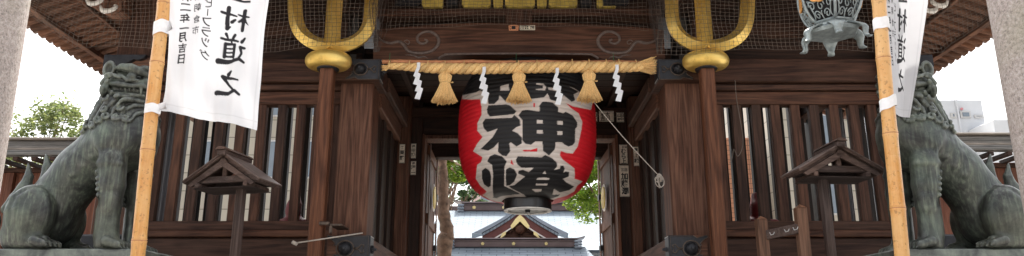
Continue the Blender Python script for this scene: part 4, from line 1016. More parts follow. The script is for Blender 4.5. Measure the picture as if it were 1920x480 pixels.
def banner(name_lab, bottom, width, fpos, mirror, res=.0042, H=2.3, zb=None):
    nx = int(width/res); nz = int(H/res)
    # paint mask in cloth coordinates: x from the pole edge outward, y down from the top; supersampled
    SS = 2; mk = np.zeros((nz*SS, nx*SS), bool); kx = nx*SS/width; kz = nz*SS/H
    def put_poly(q): 
        q = np.array(q)*[kx, kz]; x0, y0 = np.floor(q.min(0)).astype(int); x1, y1 = np.ceil(q.max(0)).astype(int)
        x0, y0 = max(x0, 0), max(y0, 0); x1, y1 = min(x1, mk.shape[1]), min(y1, mk.shape[0])
        if x1 <= x0 or y1 <= y0: return
        X, Y = np.meshgrid(np.arange(x0, x1)+.5, np.arange(y0, y1)+.5); mk[y0:y1, x0:x1] |= inpoly(X, Y, q)
    def put_char(ch, cx, cy, w, h, off):
        if ch in BR:
            for q in hand(ch, 0, 0, w, h): put_poly([(cx-a, cy+b) for a, b in q])      # seen from the back: mirrored
        else:
            v, tr = glyph(ch, off); v = np.array([(cx-a*w, cy-b*h) for a, b in v])*[kx, kz]; raster_tris(mk, v, tr)
    B = H    # bottom edge
    s = width/.70
    # heights measured up from the hem
    for ch, up, w_, h_ in (('之', .285, .19, .19), ('道', .545, .20, .235), ('村', .79, .20, .20), ('上', 1.03, .17, .17)): put_char(ch, .69*s*.70, B-up, w_, h_, .02)
    for ch, up in (('日', .435), ('吉', .525), ('月', .615), ('一', .69), ('年', .775), ('二', .87), ('和', .96), ('令', 1.05)): put_char(ch, .15*s*.70, B-up, .08, .08, .032)
    for ch, up in (('市', .67), ('倉', .765), ('朝', .865), ('県', .96)): put_char(ch, .29*s*.70, B-up, .066, .068, .015)
    for ch, up in zip('グッラフ|ビ', (.476, .572, .655, .737, .82, .90)): put_char(ch, .41*s*.70, B-up, .07 if ch != 'ッ' else .055, .075 if ch != '|' else .06, .015)
    ink = mk.reshape(nz, SS, nx, SS).mean((1, 3))
    ink = np.pad(ink, ((0, 1), (0, 1)), mode='edge')
    us = np.linspace(0, 1, nx+1); vs = np.linspace(0, 1, nz+1)
    U, Vv = np.meshgrid(us, vs)
    pts = fpos(U, Vv)
    bw = np.array([.57, .57, .595]); kk = np.array([.018, .017, .02])
    c = bw*(1-ink[..., None])+kk*ink[..., None]
    hem = ((Vv > 1-.06/H) & (Vv < 1-.052/H)) | (np.abs(U-.965) < .006); c = np.where(hem[..., None], c*.90, c)
    V = pts.reshape(-1, 3); Vb = V.copy()
    ii, jj = np.meshgrid(np.arange(nz), np.arange(nx), indexing='ij'); w = nx+1
    Q = np.stack([ii*w+jj, (ii+1)*w+jj, (ii+1)*w+jj+1, ii*w+jj+1], -1).reshape(-1, 4)
    o0 = V[int(nz*.6)*w]
    me = bpy.data.meshes.new('banner'); me.from_pydata((V-o0).tolist(), [], Q.tolist()); me.update(); me.materials.append(M['banner'])
    me.polygons.foreach_set('use_smooth', [True]*len(me.polygons))
    a_ = me.color_attributes.new('paint', 'FLOAT_COLOR', 'POINT'); a_.data.foreach_set('color', np.concatenate([c.reshape(-1, 3), np.ones((len(V), 1))], 1).ravel())
    o = bpy.data.objects.new('cloth_banner', me); COL.objects.link(o); o.location = o0
    return tag(o, name_lab, 'banner', 'white banners with mirrored writing')
def interp(x, xs, ys): return np.interp(x, xs, ys)
zbl = PZ(205, YP-.05); Hh = 2.3
def posL(U, V_):
    z = zbl+Hh*(1-V_)                                   # pole-side height
    z = z - (.155*U)*np.clip(1-(1-V_)*2.2, .35, 1) + .0
    z0 = zbl+Hh*(1-V_)
    # left and right borders as measured on the cloth
    pyk = [0, 60, 120, 205]; zk = [PZ(q, YP) for q in pyk][::-1]
    xl_ = interp(z0, zk, [PX(q, y, YP) for q, y in ((322, 0), (319, 60), (314, 120), (304, 205))][::-1])
    zk2 = [PZ(q, YP) for q in (0, 60, 120, 237)][::-1]
    xr_ = interp(z, zk2, [PX(q, y, YP) for q, y in ((505, 0), (497, 60), (492, 120), (483, 237))][::-1])
    x = xl_+(xr_-xl_)*U
    y = YP-.02+.035*np.sin(U*5+z0*2.2)*U+.022*np.sin(U*11-z0*3.1)+.012*np.sin(z0*17+U*9)*np.exp(-(z0-zbl)*4)+.008*np.sin(U*37+z0*6)
    return np.stack([x, y, z], -1)
banner('wide white banner with large mirrored brush characters left of the gateway', None, .70, posL, True)
zbr = PZ(214, YP)
def posR(U, V_):
    z0 = zbr+Hh*(1-V_); py0 = np.interp(z0, [PZ(q, YP) for q in (214, 160, 110, 60, 0)], [214, 160, 110, 60, 0])
    A = {0: (1659, 1664, 1671, 1683, 1703, 1739), 60: (1664, 1668, 1673, 1682, 1700, 1730), 110: (1669, 1672, 1676, 1682, 1697, 1723), 214: (1680, 1681.5, 1683, 1685, 1692, 1705)}
    kz = [0, 60, 110, 214]; knots = [0, .12, .25, .55, .85, 1.0]
    cols = [np.interp(py0, kz, [A[q][i] for q in kz]) for i in range(6)]
    px = np.zeros_like(U)
    for i in range(5):
        m_ = (U >= knots[i]) & (U <= knots[i+1]+1e-9); t_ = (U-knots[i])/(knots[i+1]-knots[i]); px = np.where(m_, cols[i]+(cols[i+1]-cols[i])*t_, px)
    s = .70; yy = np.interp(U, [0, .12, .25, .55, .85, 1.0], [0, .07, .15, .34, .50, .53])
    yy = yy*np.interp(z0, [zbr, zbr+.6], [.9, 1.0])+.012*np.sin(U*20+z0*4)
    x = (px-960)/FOC*(YP*cP+(z0-CAMZ)*sP)
    x = x*(1+yy/ (YP))           # real cloth swings away behind the pole
    z = CAMZ+(z0-CAMZ)*(1+yy/YP)-.03*U
    return np.stack([x, YP+.0+yy, z], -1)
banner('narrow edge-on white banner with mirrored brush characters beside the right lion', None, .70, posR, True)
# cloth bands tying banners to poles
def band(line, py0, py1, r, lab, grp, slant=0, tail=None):
    z0, z1_ = PZ(py1, YP), PZ(py0, YP); c = line((z0+z1_)/2); m = MB(); vs = []; fs = []; n = 40
    for i in range(n):
        a = 2*PI*i/n; sl_ = slant*math.cos(a)
        for zq in (z0, z0+(z1_-z0)*.33, z0+(z1_-z0)*.66, z1_):
            rr = r*(1+.02*math.sin(3*a+zq*60)); vs.append((c.x+rr*math.cos(a)+(line(zq).x-c.x), YP+rr*math.sin(a), zq+sl_+.004*math.sin(a*4)))
    for i in range(n):
        j = (i+1) % n
        for q in range(3): fs.append((i*4+q, j*4+q, j*4+q+1, i*4+q+1))
    m.add(vs, fs)
    if tail is not None:
        a, b = tail; m.beam(Vector((c.x+r*.4, YP-.01, a)), b, .006, (z1_-z0)*.8, .002)
    o = obj('cloth_tie', m, M['tie'], None, 'all', origin=c); tag(o, lab, 'cloth tie', grp)
band(lineL, 42, 66, .058, 'upper white cloth tie on the left bamboo pole', 'cloth ties on the bamboo poles', .012, (PZ(54, YP), P(322, 46, YP-.02)))
band(lineL, 197, 214, .058, 'lower white cloth tie on the left bamboo pole, near the hem of the banner', 'cloth ties on the bamboo poles', .0, (PZ(204, YP), P(312, 197, YP-.02)))
band(lineR, 36, 57, .060, 'upper white cloth tie on the right bamboo pole', 'cloth ties on the bamboo poles', 0)
band(lineR, 183, 204, .062, 'lower slanting white cloth tie on the right bamboo pole', 'cloth ties on the bamboo poles', .022)

# ---- lion statues
Z0 = PZ(466, 6.9)
def Lq(px, py): q = P(px, py, 6.9); return q.x-P(120, 466, 6.9).x, q.z-Z0
def build_lion():
    s = SDF((-.80, -.62, -.03), (1.02, .62, 1.92), .011)
    p3 = lambda px, py, y: (*[Lq(px, py)[0]], y, Lq(px, py)[1])
    # trunk
    s.cone(p3(80, 368, 0), p3(133, 306, 0), .25, .235, .05)
    s.cone(p3(133, 306, 0), p3(204, 250, 0), .235, .30, .08)
    s.ell(p3(222, 244, 0), (.25, .32, .29), .08)
    s.cone(p3(212, 168, 0), p3(196, 226, 0), .175, .235, .08)
    s.cone(p3(218, 228, 0), p3(232, 168, 0), .27, .20, .10)
    s.ell(p3(70, 398, 0), (.24, .27, .28), .08)
    # belly hollow
    for sg in (-1, 1):
        y = lambda v: sg*v
        s.ell(p3(61, 401, y(.25)), (.225, .17, .285), .03)                     # haunch
        s.ell(p3(48, 436, y(.25)), (.20, .13, .13), .05)
        s.cone(p3(30, 452, y(.27)), p3(95, 453, y(.33)), .085, .062, .05)   # hind foot
        for k in range(4): s.cone(p3(88, 452, y(.24+.058*k)), p3(110-k*1.5, 457, y(.24+.06*k)), .045, .036, .012)
        for k in range(4): s.cone(p3(111-k*1.5, 456, y(.24+.06*k)), p3(117-k*1.5, 461, y(.24+.06*k)), .02, .01, .008)
        s.ell(p3(214, 262, y(.22)), (.19, .14, .20), .06)                     # shoulder
        s.path([p3(215, 300, y(.25)), p3(213, 345, y(.25)), p3(210, 385, y(.245)), p3(206, 420, y(.245)), p3(205, 448, y(.25))], [.128, .118, .096, .090, .102], .025)
        s.ell(p3(215, 307, y(.29)), (.13, .09, .055), .02)
        s.cone(p3(216, 372, y(.30)), p3(214, 388, y(.30)), .05, .04, .05)
        s.cone(p3(196, 395, y(.26)), p3(192, 440, y(.26)), .05, .055, .04)
        s.cone(p3(200, 456, y(.26)), p3(222, 457, y(.27)), .085, .06, .03)
        for k in range(4): s.cone(p3(214, 452, y(.17+.062*k)), p3(234, 458, y(.165+.064*k)), .047, .038, .012)
        for k in range(4): s.cone(p3(236, 459, y(.165+.064*k)), p3(242, 464, y(.165+.064*k)), .020, .009, .008)
        # creases: haunch edge and ribs
        for off in (0, 22, 44, 66):
            pts = [(128+off*.9, 300-off*.75), (138+off*.9, 322-off*.75), (150+off*.85, 345-off*.7)]; q = []
            for px, py in pts:
                x, z = Lq(px, py); ys = s.surf(x, z, sg); q.append((x, (ys or sg*.2)+sg*-.012, z))
            s.path(q, [.018, .026, .014], .05)
        for pts, rr in (([(62, 356), (44, 372), (36, 398), (38, 425)], .022), ([(74, 362), (60, 374), (52, 394), (52, 412)], .016)):
            q = []
            for px, py in pts:
                x, z = Lq(px, py); ys = s.surf(x, z, sg); q.append((x, (ys or sg*.2)-sg*.002, z))
            s.path(q, [rr*.7, rr, rr, rr*.6], .035)
    # spine bumps
    sp = smooth_curve([Vector((*Lq(a, b),)) for a, b in ((56, 342), (78, 308), (100, 282), (130, 252), (158, 224))], 4)
    for i, q in enumerate(sp): s.cone((q.x-.005, 0, q.y-.02), (q.x+.01, 0, q.y-.012), .035+.008*(i % 2), .03, .02)
    # head
    al = math.radians(-17); F_ = np.array([math.cos(al), math.sin(al), 0.0]); Sd = np.array([F_[1], -F_[0], 0.]); Sd = -Sd if Sd[1] > 0 else Sd; U_ = np.array([0, 0, 1.0])
    hc = np.array(p3(227, 154, -.02)); hk = 1.12
    H = lambda f, sd, u: tuple(hc+(F_*f+Sd*sd+U_*u)*hk)
    Rm = (F_, Sd, U_)
    s.ell(H(-.03, 0, .015), (.21, .20, .185), .05, Rm)
    s.ell(H(.14, 0, .015), (.14, .135, .085), .03, Rm)               # muzzle
    s.ell(H(.10, 0, -.095), (.14, .125, .05), .02, Rm)             # jaw
    s.ell(H(-.02, 0, -.10), (.17, .17, .10), .05, Rm)
    s.path([H(.24, 0, .045), H(.20, 0, .08)], [.05, .04], .02)    # nose
    for sd in (-1, 1):
        s.cone(H(.245, sd*.048, .03), H(.21, sd*.06, .045), .032, .03, .012)
        s.path([H(-.06, sd*.13, .165), H(.02, sd*.15, .165), H(.10, sd*.135, .15), H(.17, sd*.095, .125), H(.205, sd*.045, .10)], [.022, .036, .048, .046, .030], .006)   # brow
        s.ell(H(.115, sd*.125, .075), (.052, .040, .040), .004, Rm)       # eye
        s.path([H(.045, sd*.165, .075), H(.10, sd*.155, .035), H(.17, sd*.11, .04)], [.016, .022, .014], .006)
        s.path([H(-.05, sd*.19, .10), H(-.0, sd*.19, .07), H(.04, sd*.18, .055)], [.012, .02, .014], .006)
        s.path([H(-.04, sd*.195, -.0), H(.04, sd*.18, -.005), H(.14, sd*.135, -.02), H(.20, sd*.095, -.005), H(.25, sd*.05, -.03)], [.022, .028, .024, .026, .022], .006)   # upper lip
        s.path([H(-.05, sd*.18, -.075), H(.05, sd*.155, -.095), H(.14, sd*.12, -.10), H(.20, sd*.06, -.09)], [.026, .027, .026, .022], .008)
        s.path([H(.0, sd*.19, -.048), H(.10, sd*.155, -.052), H(.24, sd*.07, -.055)], [.02, .024, .022], .003, sub=True)
        s.cone(H(.205, sd*.095, -.025), H(.205, sd*.09, -.085), .020, .008, .002)
        for q_ in range(4): s.cone(H(.05+.035*q_, sd*(.165-.013*q_), -.032), H(.05+.035*q_, sd*(.16-.013*q_), -.055), .013, .007, .002)
        e = H(-.12, sd*.15, .155); s.ell(e, (.07, .045, .095), .015, Rm); s.ell(tuple(np.array(e)+F_*.022+Sd*sd*.035), (.038, .034, .06), .005, Rm, sub=True)
        for k in range(3):
            sp_ = [H(-.075-.0+.034*(1-i/12)*math.cos(i*.65), sd*(.20), .065-.065*k+.034*(1-i/12)*math.sin(i*.65)) for i in range(10)]; s.path(sp_, [.018]*10, .004)
    for k in range(6): s.cone(H(.14-.055*k, 0, .185), H(.11-.055*k, 0, .195), .035, .03, .015)
    # mane locks
    def onsurf(px, py, sg, lift):
        x, z = Lq(px, py); ys = s.surf(x, z, sg)
        if ys is None:
            for dx in (.03, .06, .1, .15):
                ys = s.surf(x-dx, z, sg)
                if ys is not None: break
        return (x, (ys if ys is not None else sg*.1)+sg*lift, z)
    def lock(pts, r, sg, curl=1, cr=9):
        r *= .92
        c = smooth_curve([Vector(p_) for p_ in pts], 5); base = [onsurf(q.x, q.y, sg, .016) for q in c]
        n_ = len(base); rs = [r*(.55+.45*math.sin(PI*min(1, .15+i/n_))) for i in range(n_)]
        e = c[-1]; d = (c[-1]-c[-3]).normalized(); nrm = Vector((-d.y, d.x))*curl; cc = e+nrm*cr*.8; sp_ = []
        a0 = math.atan2(e.y-cc.y, e.x-cc.x)
        for i in range(1, 13):
            a = a0+curl*i*.62; rr = cr*.8*(1-i/15); sp_.append(onsurf(cc.x+rr*math.cos(a), cc.y+rr*math.sin(a), sg, .022))
        s.path(base+sp_, rs+[r*(.75-.03*i) for i in range(len(sp_))], .005)
    todo = []
    for sg in (-1, 1):
        todo += [((203, 160), (192, 182), (180, 206), (170, 232), sg, 1), ((212, 170), (202, 190), (191, 212), (186, 234), sg, 1), ((226, 180), (214, 192), (205, 206), (201, 226), sg, 1),
                 ((246, 184), (232, 192), (222, 204), (217, 220), sg, 1), ((262, 192), (248, 197), (238, 208), (235, 222), sg, 1), ((276, 200), (266, 204), (256, 212), (252, 224), sg, 1),
                 ((240, 178), (222, 180), (208, 188), (198, 200), sg, -1), ((198, 145), (189, 160), (184, 178), (180, 190), sg, 1), ((266, 184), (250, 184), (236, 188), (228, 198), sg, -1), ((190, 175), (176, 200), (166, 222), (158, 240), sg, 1),
                 ((205, 150), (199, 160), (196, 170), (195, 180), sg, -1)]
    for a, b, c, d, sg, cu in todo: lock((a, b, c, d), .026, sg, cu, 9.5)
    for sg in (-1, 1):      # elbow curls
        sp_ = [( 182+9*(1-i/16)*math.cos(i*.6), 322+9*(1-i/16)*math.sin(i*.6)) for i in range(14)]
        s.path([onsurf(a, b, sg, .012) for a, b in sp_], [.02-.0006*i for i in range(14)], .008)
        for q in range(4):
            py = 340+q*10; a = onsurf(197, py-4, sg, .01); b = onsurf(183+q*1.5, py+2, sg, .018); s.cone(a, b, .022, .026, .008)
    for q in range(7):      # locks down the back of the neck
        px, py = 200-q*7.5, 150+q*14; x, z = Lq(px, py); s.cone((x, 0, z), (x-.05, 0, z-.05), .045, .012, .02)
    # plinth skin under the feet keeps them joined
    s.ell((.0, 0, -.02), (.01, .01, .01), .01)
    V, Q = s.mesh()
    keep = V[:, 2] > -.5; V[:, 2] = np.maximum(V[:, 2], 0)
    # tail plumes
    s2 = SDF((-1.0, -.35, -.02), (-.2, .35, 1.25), .0125)
    def plume(pts, rs, y): s2.path([(Lq(a, b)[0]-.03, y+dy, Lq(a, b)[1]) for (a, b), dy in zip(pts, (0, 0, .01, .02, .02, .02, .02))], rs, .03)
    plume([(40, 400), (54, 362), (62, 330), (64, 300), (61, 274)], [.07, .072, .068, .045, .010], .03)
    plume([(2, 385), (20, 366), (35, 345), (42, 322), (41, 297)], [.05, .062, .062, .038, .010], -.09)
    plume([(-20, 400), (-8, 370), (10, 345), (16, 318)], [.05, .055, .04, .01], .12)
    plume([(72, 372), (82, 345), (84, 312)], [.06, .05, .01], .12)
    cc = (18, 378); s2.path([(Lq(cc[0]+11*(1-i/16)*math.cos(i*.6), 0)[0]-.02, -.17, Lq(0, cc[1]+11*(1-i/16)*math.sin(i*.6))[1]) for i in range(14)], [.026]*14, .01)
    s2.ell((Lq(20, 0)[0], -.04, Lq(0, 410)[1]), (.15, .15, .2), .04)
    V2, Q2 = s2.mesh(); V2[:, 2] = np.maximum(V2[:, 2], 0)
    return V, Q, V2, Q2
LV, LQ, TV, TQ = build_lion()
for side, lab in ((1, 'green bronze guardian lion with bared teeth seated on the left plinth'), (-1, 'green bronze guardian lion on the right plinth, its face hidden by a banner')):
    x0 = P(120, 466, 6.9).x if side > 0 else P(1825, 466, 6.9).x
    t = thing('lion_statue', lab, 'lion statue', (x0, 7.12, Z0-.016), 'bronze guardian lions')
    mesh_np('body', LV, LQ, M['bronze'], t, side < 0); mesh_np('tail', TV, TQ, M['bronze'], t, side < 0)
    p = thing('statue_plinth', 'greenish bronze slab on a stone plinth under the %s lion' % ('left' if side > 0 else 'right'), 'plinth', (x0, 7.12, 0), 'plinths of the guardian lions')
    zt = Z0-.018; xe = P(258, 470, 6.5).x-P(120, 466, 6.9).x
    m = MB(); m.box((x0-side*1.0, 6.74, zt-.2), (x0+side*(xe-.09), 7.75, zt), .012); obj('slab', m, M['slab'] if 'slab' in M else M['bronze'], p)
    m = MB(); m.box((x0-side*1.1, 6.69, 0.004), (x0+side*xe, 7.8, zt-.204), .03); obj('stone_block', m, M['granite'], p)

# ---- small gabled lamp posts
def lamp_roof(apx, Y, mir, lab, yaw, hw, dr, L=.42):
    ap = P(*apx, Y); k = Y*1.03/FOC; x0 = ap.x; zt = ap.z
    t = thing('roofed_post', lab, 'roofed post', (x0, Y, 0), 'small gabled roofs on wooden posts')
    R = Matrix.Translation((x0, Y, 0)) @ Matrix.Rotation(-mir*math.radians(yaw), 4, 'Z') @ Matrix.Scale(mir, 4, (1, 0, 0))
    for sg, nm in ((-1, 'roof_slope'), (1, 'roof_slope')):
        m = MB()
        nrm = Vector((sg*dr, 0, hw)).normalized()
        a = Vector((0, 0, zt)); b = Vector((sg*hw, 0, zt-dr))
        for off, ex, th in ((0, .0, .022), (-.03, -.045, .028)):
            q = [a+nrm*off, b+nrm*off, b+nrm*(off+th), a+nrm*(off+th)]
            q = [Vector((v.x, 0, v.z)) for v in q]
            if ex: q[1] += (a-b).normalized()*.04; q[2] += (a-b).normalized()*.04
            y0, y1 = (-.02-ex, L+ex)
            vs = [v+Vector((0, y0, 0)) for v in q]+[v+Vector((0, y1, 0)) for v in q]
            m.add(vs, [(0, 1, 2, 3), (7, 6, 5, 4), (0, 4, 5, 1), (1, 5, 6, 2), (2, 6, 7, 3), (3, 7, 4, 0)])
        m.v = [tuple(R @ Vector(q)) for q in m.v]; sl_ = obj(nm, m, M['grey_x'], t)
        m = MB(); q = [a+nrm*.023, b+nrm*.023, b+nrm*.034, a+nrm*.034]
        vs = [v+Vector((0, -.03, 0)) for v in q]+[v+Vector((0, L+.01, 0)) for v in q]; m.add(vs, [(0, 1, 2, 3), (7, 6, 5, 4), (0, 4, 5, 1), (1, 5, 6, 2), (2, 6, 7, 3), (3, 7, 4, 0)])
        m.v = [tuple(R @ Vector(q)) for q in m.v]; obj('copper_sheet', m, M['copper'], sl_)
        # barge board
        m = MB(); q = [a-nrm*.10, b-nrm*.075+(a-b).normalized()*.05, b-nrm*.034+(a-b).normalized()*.03, a-nrm*.034]
        vs = [v+Vector((0, -.012, 0)) for v in q]+[v+Vector((0, .018, 0)) for v in q]; m.add(vs, [(0, 1, 2, 3), (7, 6, 5, 4), (0, 4, 5, 1), (1, 5, 6, 2), (2, 6, 7, 3), (3, 7, 4, 0)])
        m.v = [tuple(R @ Vector(q)) for q in m.v]; obj('barge_board', m, M['grey_x'], t)
    m = MB(); m.box((-.045, -.06, zt-.005), (.045, L+.04, zt+.055), .008, R); m.prism([(-.06, zt+.055), (.06, zt+.055), (.03, zt+.085), (-.03, zt+.085)], -.08, L+.05, lambda q: R @ q); obj('ridge_cap', m, M['grey_y'], t)
    m = MB()
    for y in (.03, L-.08): m.box((-.36, y, zt-dr+.005), (.36, y+.045, zt-dr+.075), .006, R); m.box((-.025, y+.004, zt-dr+.076), (.025, y+.04, zt-.05), .004, R)
    for x in (-.30, .26): m.box((x, -.02, zt-dr-.045), (x+.045, L, zt-dr+.004), .006, R)
    m.box((-.345, .0, zt-dr-.05), (.345, L-.02, zt-dr-.046), .0, R)
    obj('frame', m, M['grey_x'], t)
    m = MB(); m.box((.075, L/2-.06, .0), (.155, L/2+.03, zt-dr-.005), .008, R); obj('post', m, M['grey_z'], t)
    return t
M['copper'] = plain('brown_copper_sheet', (.16, .115, .10), .42, .3, .3, 12)
lamp_roof((420, 292), 7.6, 1, 'small gabled roof on a post in front of the left lattice', 13, .43, .285)
lamp_roof((1573, 276), 7.6, -1, 'small gabled roof on a post in front of the right lattice', 4, .455, .265)

# ---- short wooden posts with a hook rail
t = thing('hook_rail_stand', 'two short pointed wooden posts joined by a rail of metal hooks', 'stand', (PX(1467, 450, 7.9), 7.9, 0))
ends = []
for px, py, Y in ((1429, 405, 8.05), (1505, 383, 7.7)):
    x = PX(px, 440, Y); z = PZ(py, Y); w = .054; m = MB(); m.box((x-w, Y-w, 0.0), (x+w, Y+w, z-.04), .006)
    m.add([(x-w, Y-w, z-.04), (x+w, Y-w, z-.04), (x+w, Y+w, z-.04), (x-w, Y+w, z-.04), (x, Y, z)], [(0, 1, 4), (1, 2, 4), (2, 3, 4), (3, 0, 4), (3, 2, 1, 0)]); obj('post', m, M['post_z'], t); ends.append((x, Y))
m = MB(); a = Vector((ends[0][0]+.03, ends[0][1]-.06, PZ(441, 8.0))); b = Vector((ends[1][0]-.05, ends[1][1]-.03, PZ(429, 7.7))); m.beam(a, b, .03, .10, .005); rl = obj('rail', m, M['grey_x'], t)
m = MB()
for u in (.08, .55, .82):
    q = a.lerp(b, u)+Vector((0, -.02, .0)); m.tube([q+Vector((0, 0, .02)), q+Vector((0, -.03, -.01)), q+Vector((.02, -.05, -.005)), q+Vector((.035, -.05, .02))], .005, 6)
obj('hook', m, M['white_trim'], rl)

# ---- stick with a knob, left
m = MB(); a = P(553, 456, 8.3); b = P(680, 437, 8.5); m.tube([a, b], .008, 8); m.tube([a+Vector((-.03, 0, .014)), a+Vector((.025, 0, -.014))], .021, 10)
tag(obj('metal_rod', m, M['cord'], None, 'all', origin=(a+b)/2), 'thin pale rod with a small knob poking out before the left column', 'rod')
# ---- string with knotted end
m = MB(); a = P(1103, 178, 8.9); b = P(1236, 330, 8.95); c_ = [a.lerp(b, i/20)+Vector((0, 0, -.03*math.sin(PI*i/20))) for i in range(21)]; m.tube(c_, .0055, 6)
for i in range(9):
    a0 = rng.uniform(0, 2*PI); r0 = rng.uniform(.03, .06); L0 = rng.uniform(.06, .17); q = b+Vector((rng.normal(0, .02), rng.normal(0, .015), -.03))
    m.tube([q+Vector((math.cos(a0)*r0*math.sin(u), math.sin(a0)*r0*math.sin(u)*.6-.02, -L0*(1-math.cos(u))/2+.02)) for u in np.linspace(0, 2*PI, 14)], .006, 5)
m.lathe([(.01, -.04), (.03, -.02), (.032, .01), (.012, .03)], b, 12)
tag(obj('knotted_string', m, M['cord'], None, 'all', origin=b), 'thin slanting white string ending in a looped knot beside the right column', 'string')
m = MB(); q = [P(a_, b_, 8.95) for a_, b_ in ((1378, 150), (1381, 185), (1388, 225), (1393, 260), (1391, 280), (1383, 293), (1376, 280), (1372, 300), (1367, 306))]; m.tube(smooth_curve(q, 5), .005, 5)
tag(obj('dangling_wire', m, M['net'], None, 'all', origin=q[0]), 'thin curly wire dangling over the right lattice', 'wire')

# ---- paper votive labels
def sticker(px, py, w, h, Y, chars, lab, dark=True, rowsz=None, vertical=True, cols=None, fr=None, x=None):
    k = (Y*1.02)/FOC; c = P(px, py, Y); W_, H_ = w*k/2, h*k/2
    m = MB(); m.box((c.x-W_, Y-.004, c.z-H_), (c.x+W_, Y-.0005, c.z+H_), .001)
    o = tag(obj('votive_label', m, M['sticker'], None, origin=(c.x, Y, c.z)), lab, 'paper label', 'printed paper labels stuck on the gate')
    m = MB(); e = .9
    for a_, b_, c2, d in ((-1, -1, 1, -1), (-1, 1, 1, 1), (-1, -1, -1, 1), (1, -1, 1, 1)):
        m.beam((c.x+a_*W_*e, Y-.0048, c.z+b_*H_*(1-(1-e)*W_/H_)), (c.x+c2*W_*e, Y-.0048, c.z+d*H_*(1-(1-e)*W_/H_)), .0012, .006*k/.0085, 0, (0, 1, 0) if a_ == c2 else (0, 0, 1))
    for (tx, tz, size, s_, vert) in chars:
        text_on(m, s_, c.x+tx*W_, c.z+tz*H_, size*k, Y-.0042, .03, 1, vertical=vert)
    obj('printed_lettering', m, M['ink'], o)
Ypan = YB-.165; Ypo = 11.295
sticker(775, 283, 10, 29, Ypan, [(0, .62, 6, '福', True), (0, .08, 7, '印', True), (0, -.5, 8, '博', True)], 'narrow paper label with three characters, upper one on the left door panel')
sticker(775, 315, 10, 27, Ypan, [(0, .66, 5, '福', True), (0, .1, 8.5, '洋', True), (0, -.65, 8, '一', True)], 'narrow paper label with three characters, lower one on the left door panel')
sticker(754, 288, 10, 37, Ypo, [(0, .66, 5.5, '若', True), (0, .1, 9, '栗', True), (0, -.45, 9, '野', True)], 'paper label on the post left of the door panel')
sticker(1169, 289, 15, 37, Ypan, [(0, .72, 5, '日本', False), (0, .30, 9.5, 'むら上', True)], 'paper label with large rounded writing on the right door panel')
sticker(1171, 339, 19, 60, Ypan, [(-.32, .70, 6.2, '三日', False), (0, .28, 13.5, '加藤潤', True)], 'tallest paper label, on the right door panel below another')
sticker(1193, 293, 10, 38, Ypo, [(0, .66, 7, '東', True), (0, .1, 9, '上', True), (0, -.45, 9, '願', True)], 'narrow paper label on the post right of the door panel')
Ytr = YB-.242
sticker(1137, 218, 28, 21, Ytr, [(-.5, .38, 9, '本大', False), (-.5, -.4, 9, '吉川', False)], 'wide paper label in the middle of the row on the dark transom')
sticker(1163, 220, 14, 19, Ytr, [(-.4, .4, 7, '山', True), (.4, .4, 7, '田中', True), (-.4, -.4, 7, '本', True)], 'right paper label of the row on the dark transom')
sticker(1115, 219, 10, 19, Ytr, [(0, .35, 8, '加', True), (0, -.45, 8, '一', True)], 'left paper label of the row on the dark transom, half behind the lantern')
M['sticker2'] = plain('orange_label', (.62, .27, .14), .7)
Yn = YF-.022
sticker(989, 52, 30, 10, Yn, [(-.72, 0, 7.5, '川', True), (-.25, .4, 4, '日本', False), (-.25, -.4, 4, '東京', False), (.6, 0, 8, '細', True)], 'black framed rectangular label at the top of the curved beam')
c = P(963, 52, Yn); k = 9.2/FOC; m = MB(); m.prism([(c.x-9*k, c.z-6*k), (c.x+9*k, c.z-6*k), (c.x+10*k, c.z+4*k), (c.x+3*k, c.z+6*k), (c.x-3*k, c.z+6*k), (c.x-10*k, c.z+4*k)], Yn-.004, Yn-.0005)
o = tag(obj('votive_label', m, M['sticker2'], None, origin=c), 'small orange peaked label beside the framed one on the curved beam', 'paper label', 'printed paper labels stuck on the gate')
m = MB(); m.box((c.x-4*k, Yn-.006, c.z-3.5*k), (c.x+4*k, Yn-.0045, c.z+3.5*k), 0); obj('printed_square', m, M['black_metal'], o)
m = MB(); text_on(m, '大吉', c.x-6.5*k, c.z+2*k, 3.4*k, Yn-.0045, .03, 1, step=5*k); text_on(m, '山上', c.x+6.5*k, c.z+2*k, 3.4*k, Yn-.0045, .03, 1, step=5*k); obj('printed_lettering', m, M['ink'], o)

# ---- bird nets
def net(label, x0, x1, zlo, zhi, Y, yfun, sp=.056, warp=.012, r=.0022, grp='bird nets on the gate'):
    nx = int((x1-x0)/sp)+1; m = MB(); zl = []
    nz = int((zhi(0)-zlo(min(max(x0, 0), x1)))/sp)+2
    G = {}
    def pt(i, j):
        if (i, j) not in G:
            x = x0+(x1-x0)*i/nx; a, b = zlo(x), zhi(x); z = b-(b-a)*j/nz
            G[i, j] = Vector((x+warp*math.sin(z*9+x*3)+rng.normal(0, .003), Y+yfun(x, z), z+warp*math.sin(x*5+z*4)+rng.normal(0, .002)))
        return G[i, j]
    for i in range(nx+1): m.tube([pt(i, j) for j in range(nz+1)], r, 3, False)
    for j in range(nz+1): m.tube([pt(i, j) for i in range(nx+1)], r, 3, False)
    o = obj('bird_net', m, M['net'], None, origin=((x0+x1)/2, Y, zlo(0))); return tag(o, label, 'net', grp)
gl, gr_ = PX(712, 50, 8.55), PX(1228, 50, 8.55)
zhiF = lambda x: 5.75
def net_low(py0):
    def f(x):
        pxx = 960+x*FOC/9.1; e = min(pxx, 1920-pxx); return min(5.6, PZ(min(py0, (e-62)*.66+34), 8.5)+.04*math.sin(x*2.3)*(e > 160))
    return f
net('fine dark bird net hung over the left bay and behind the left trident', -6.3, gl, net_low(96), zhiF, 8.42, lambda x, z: .04*math.sin(x*3+z*2))
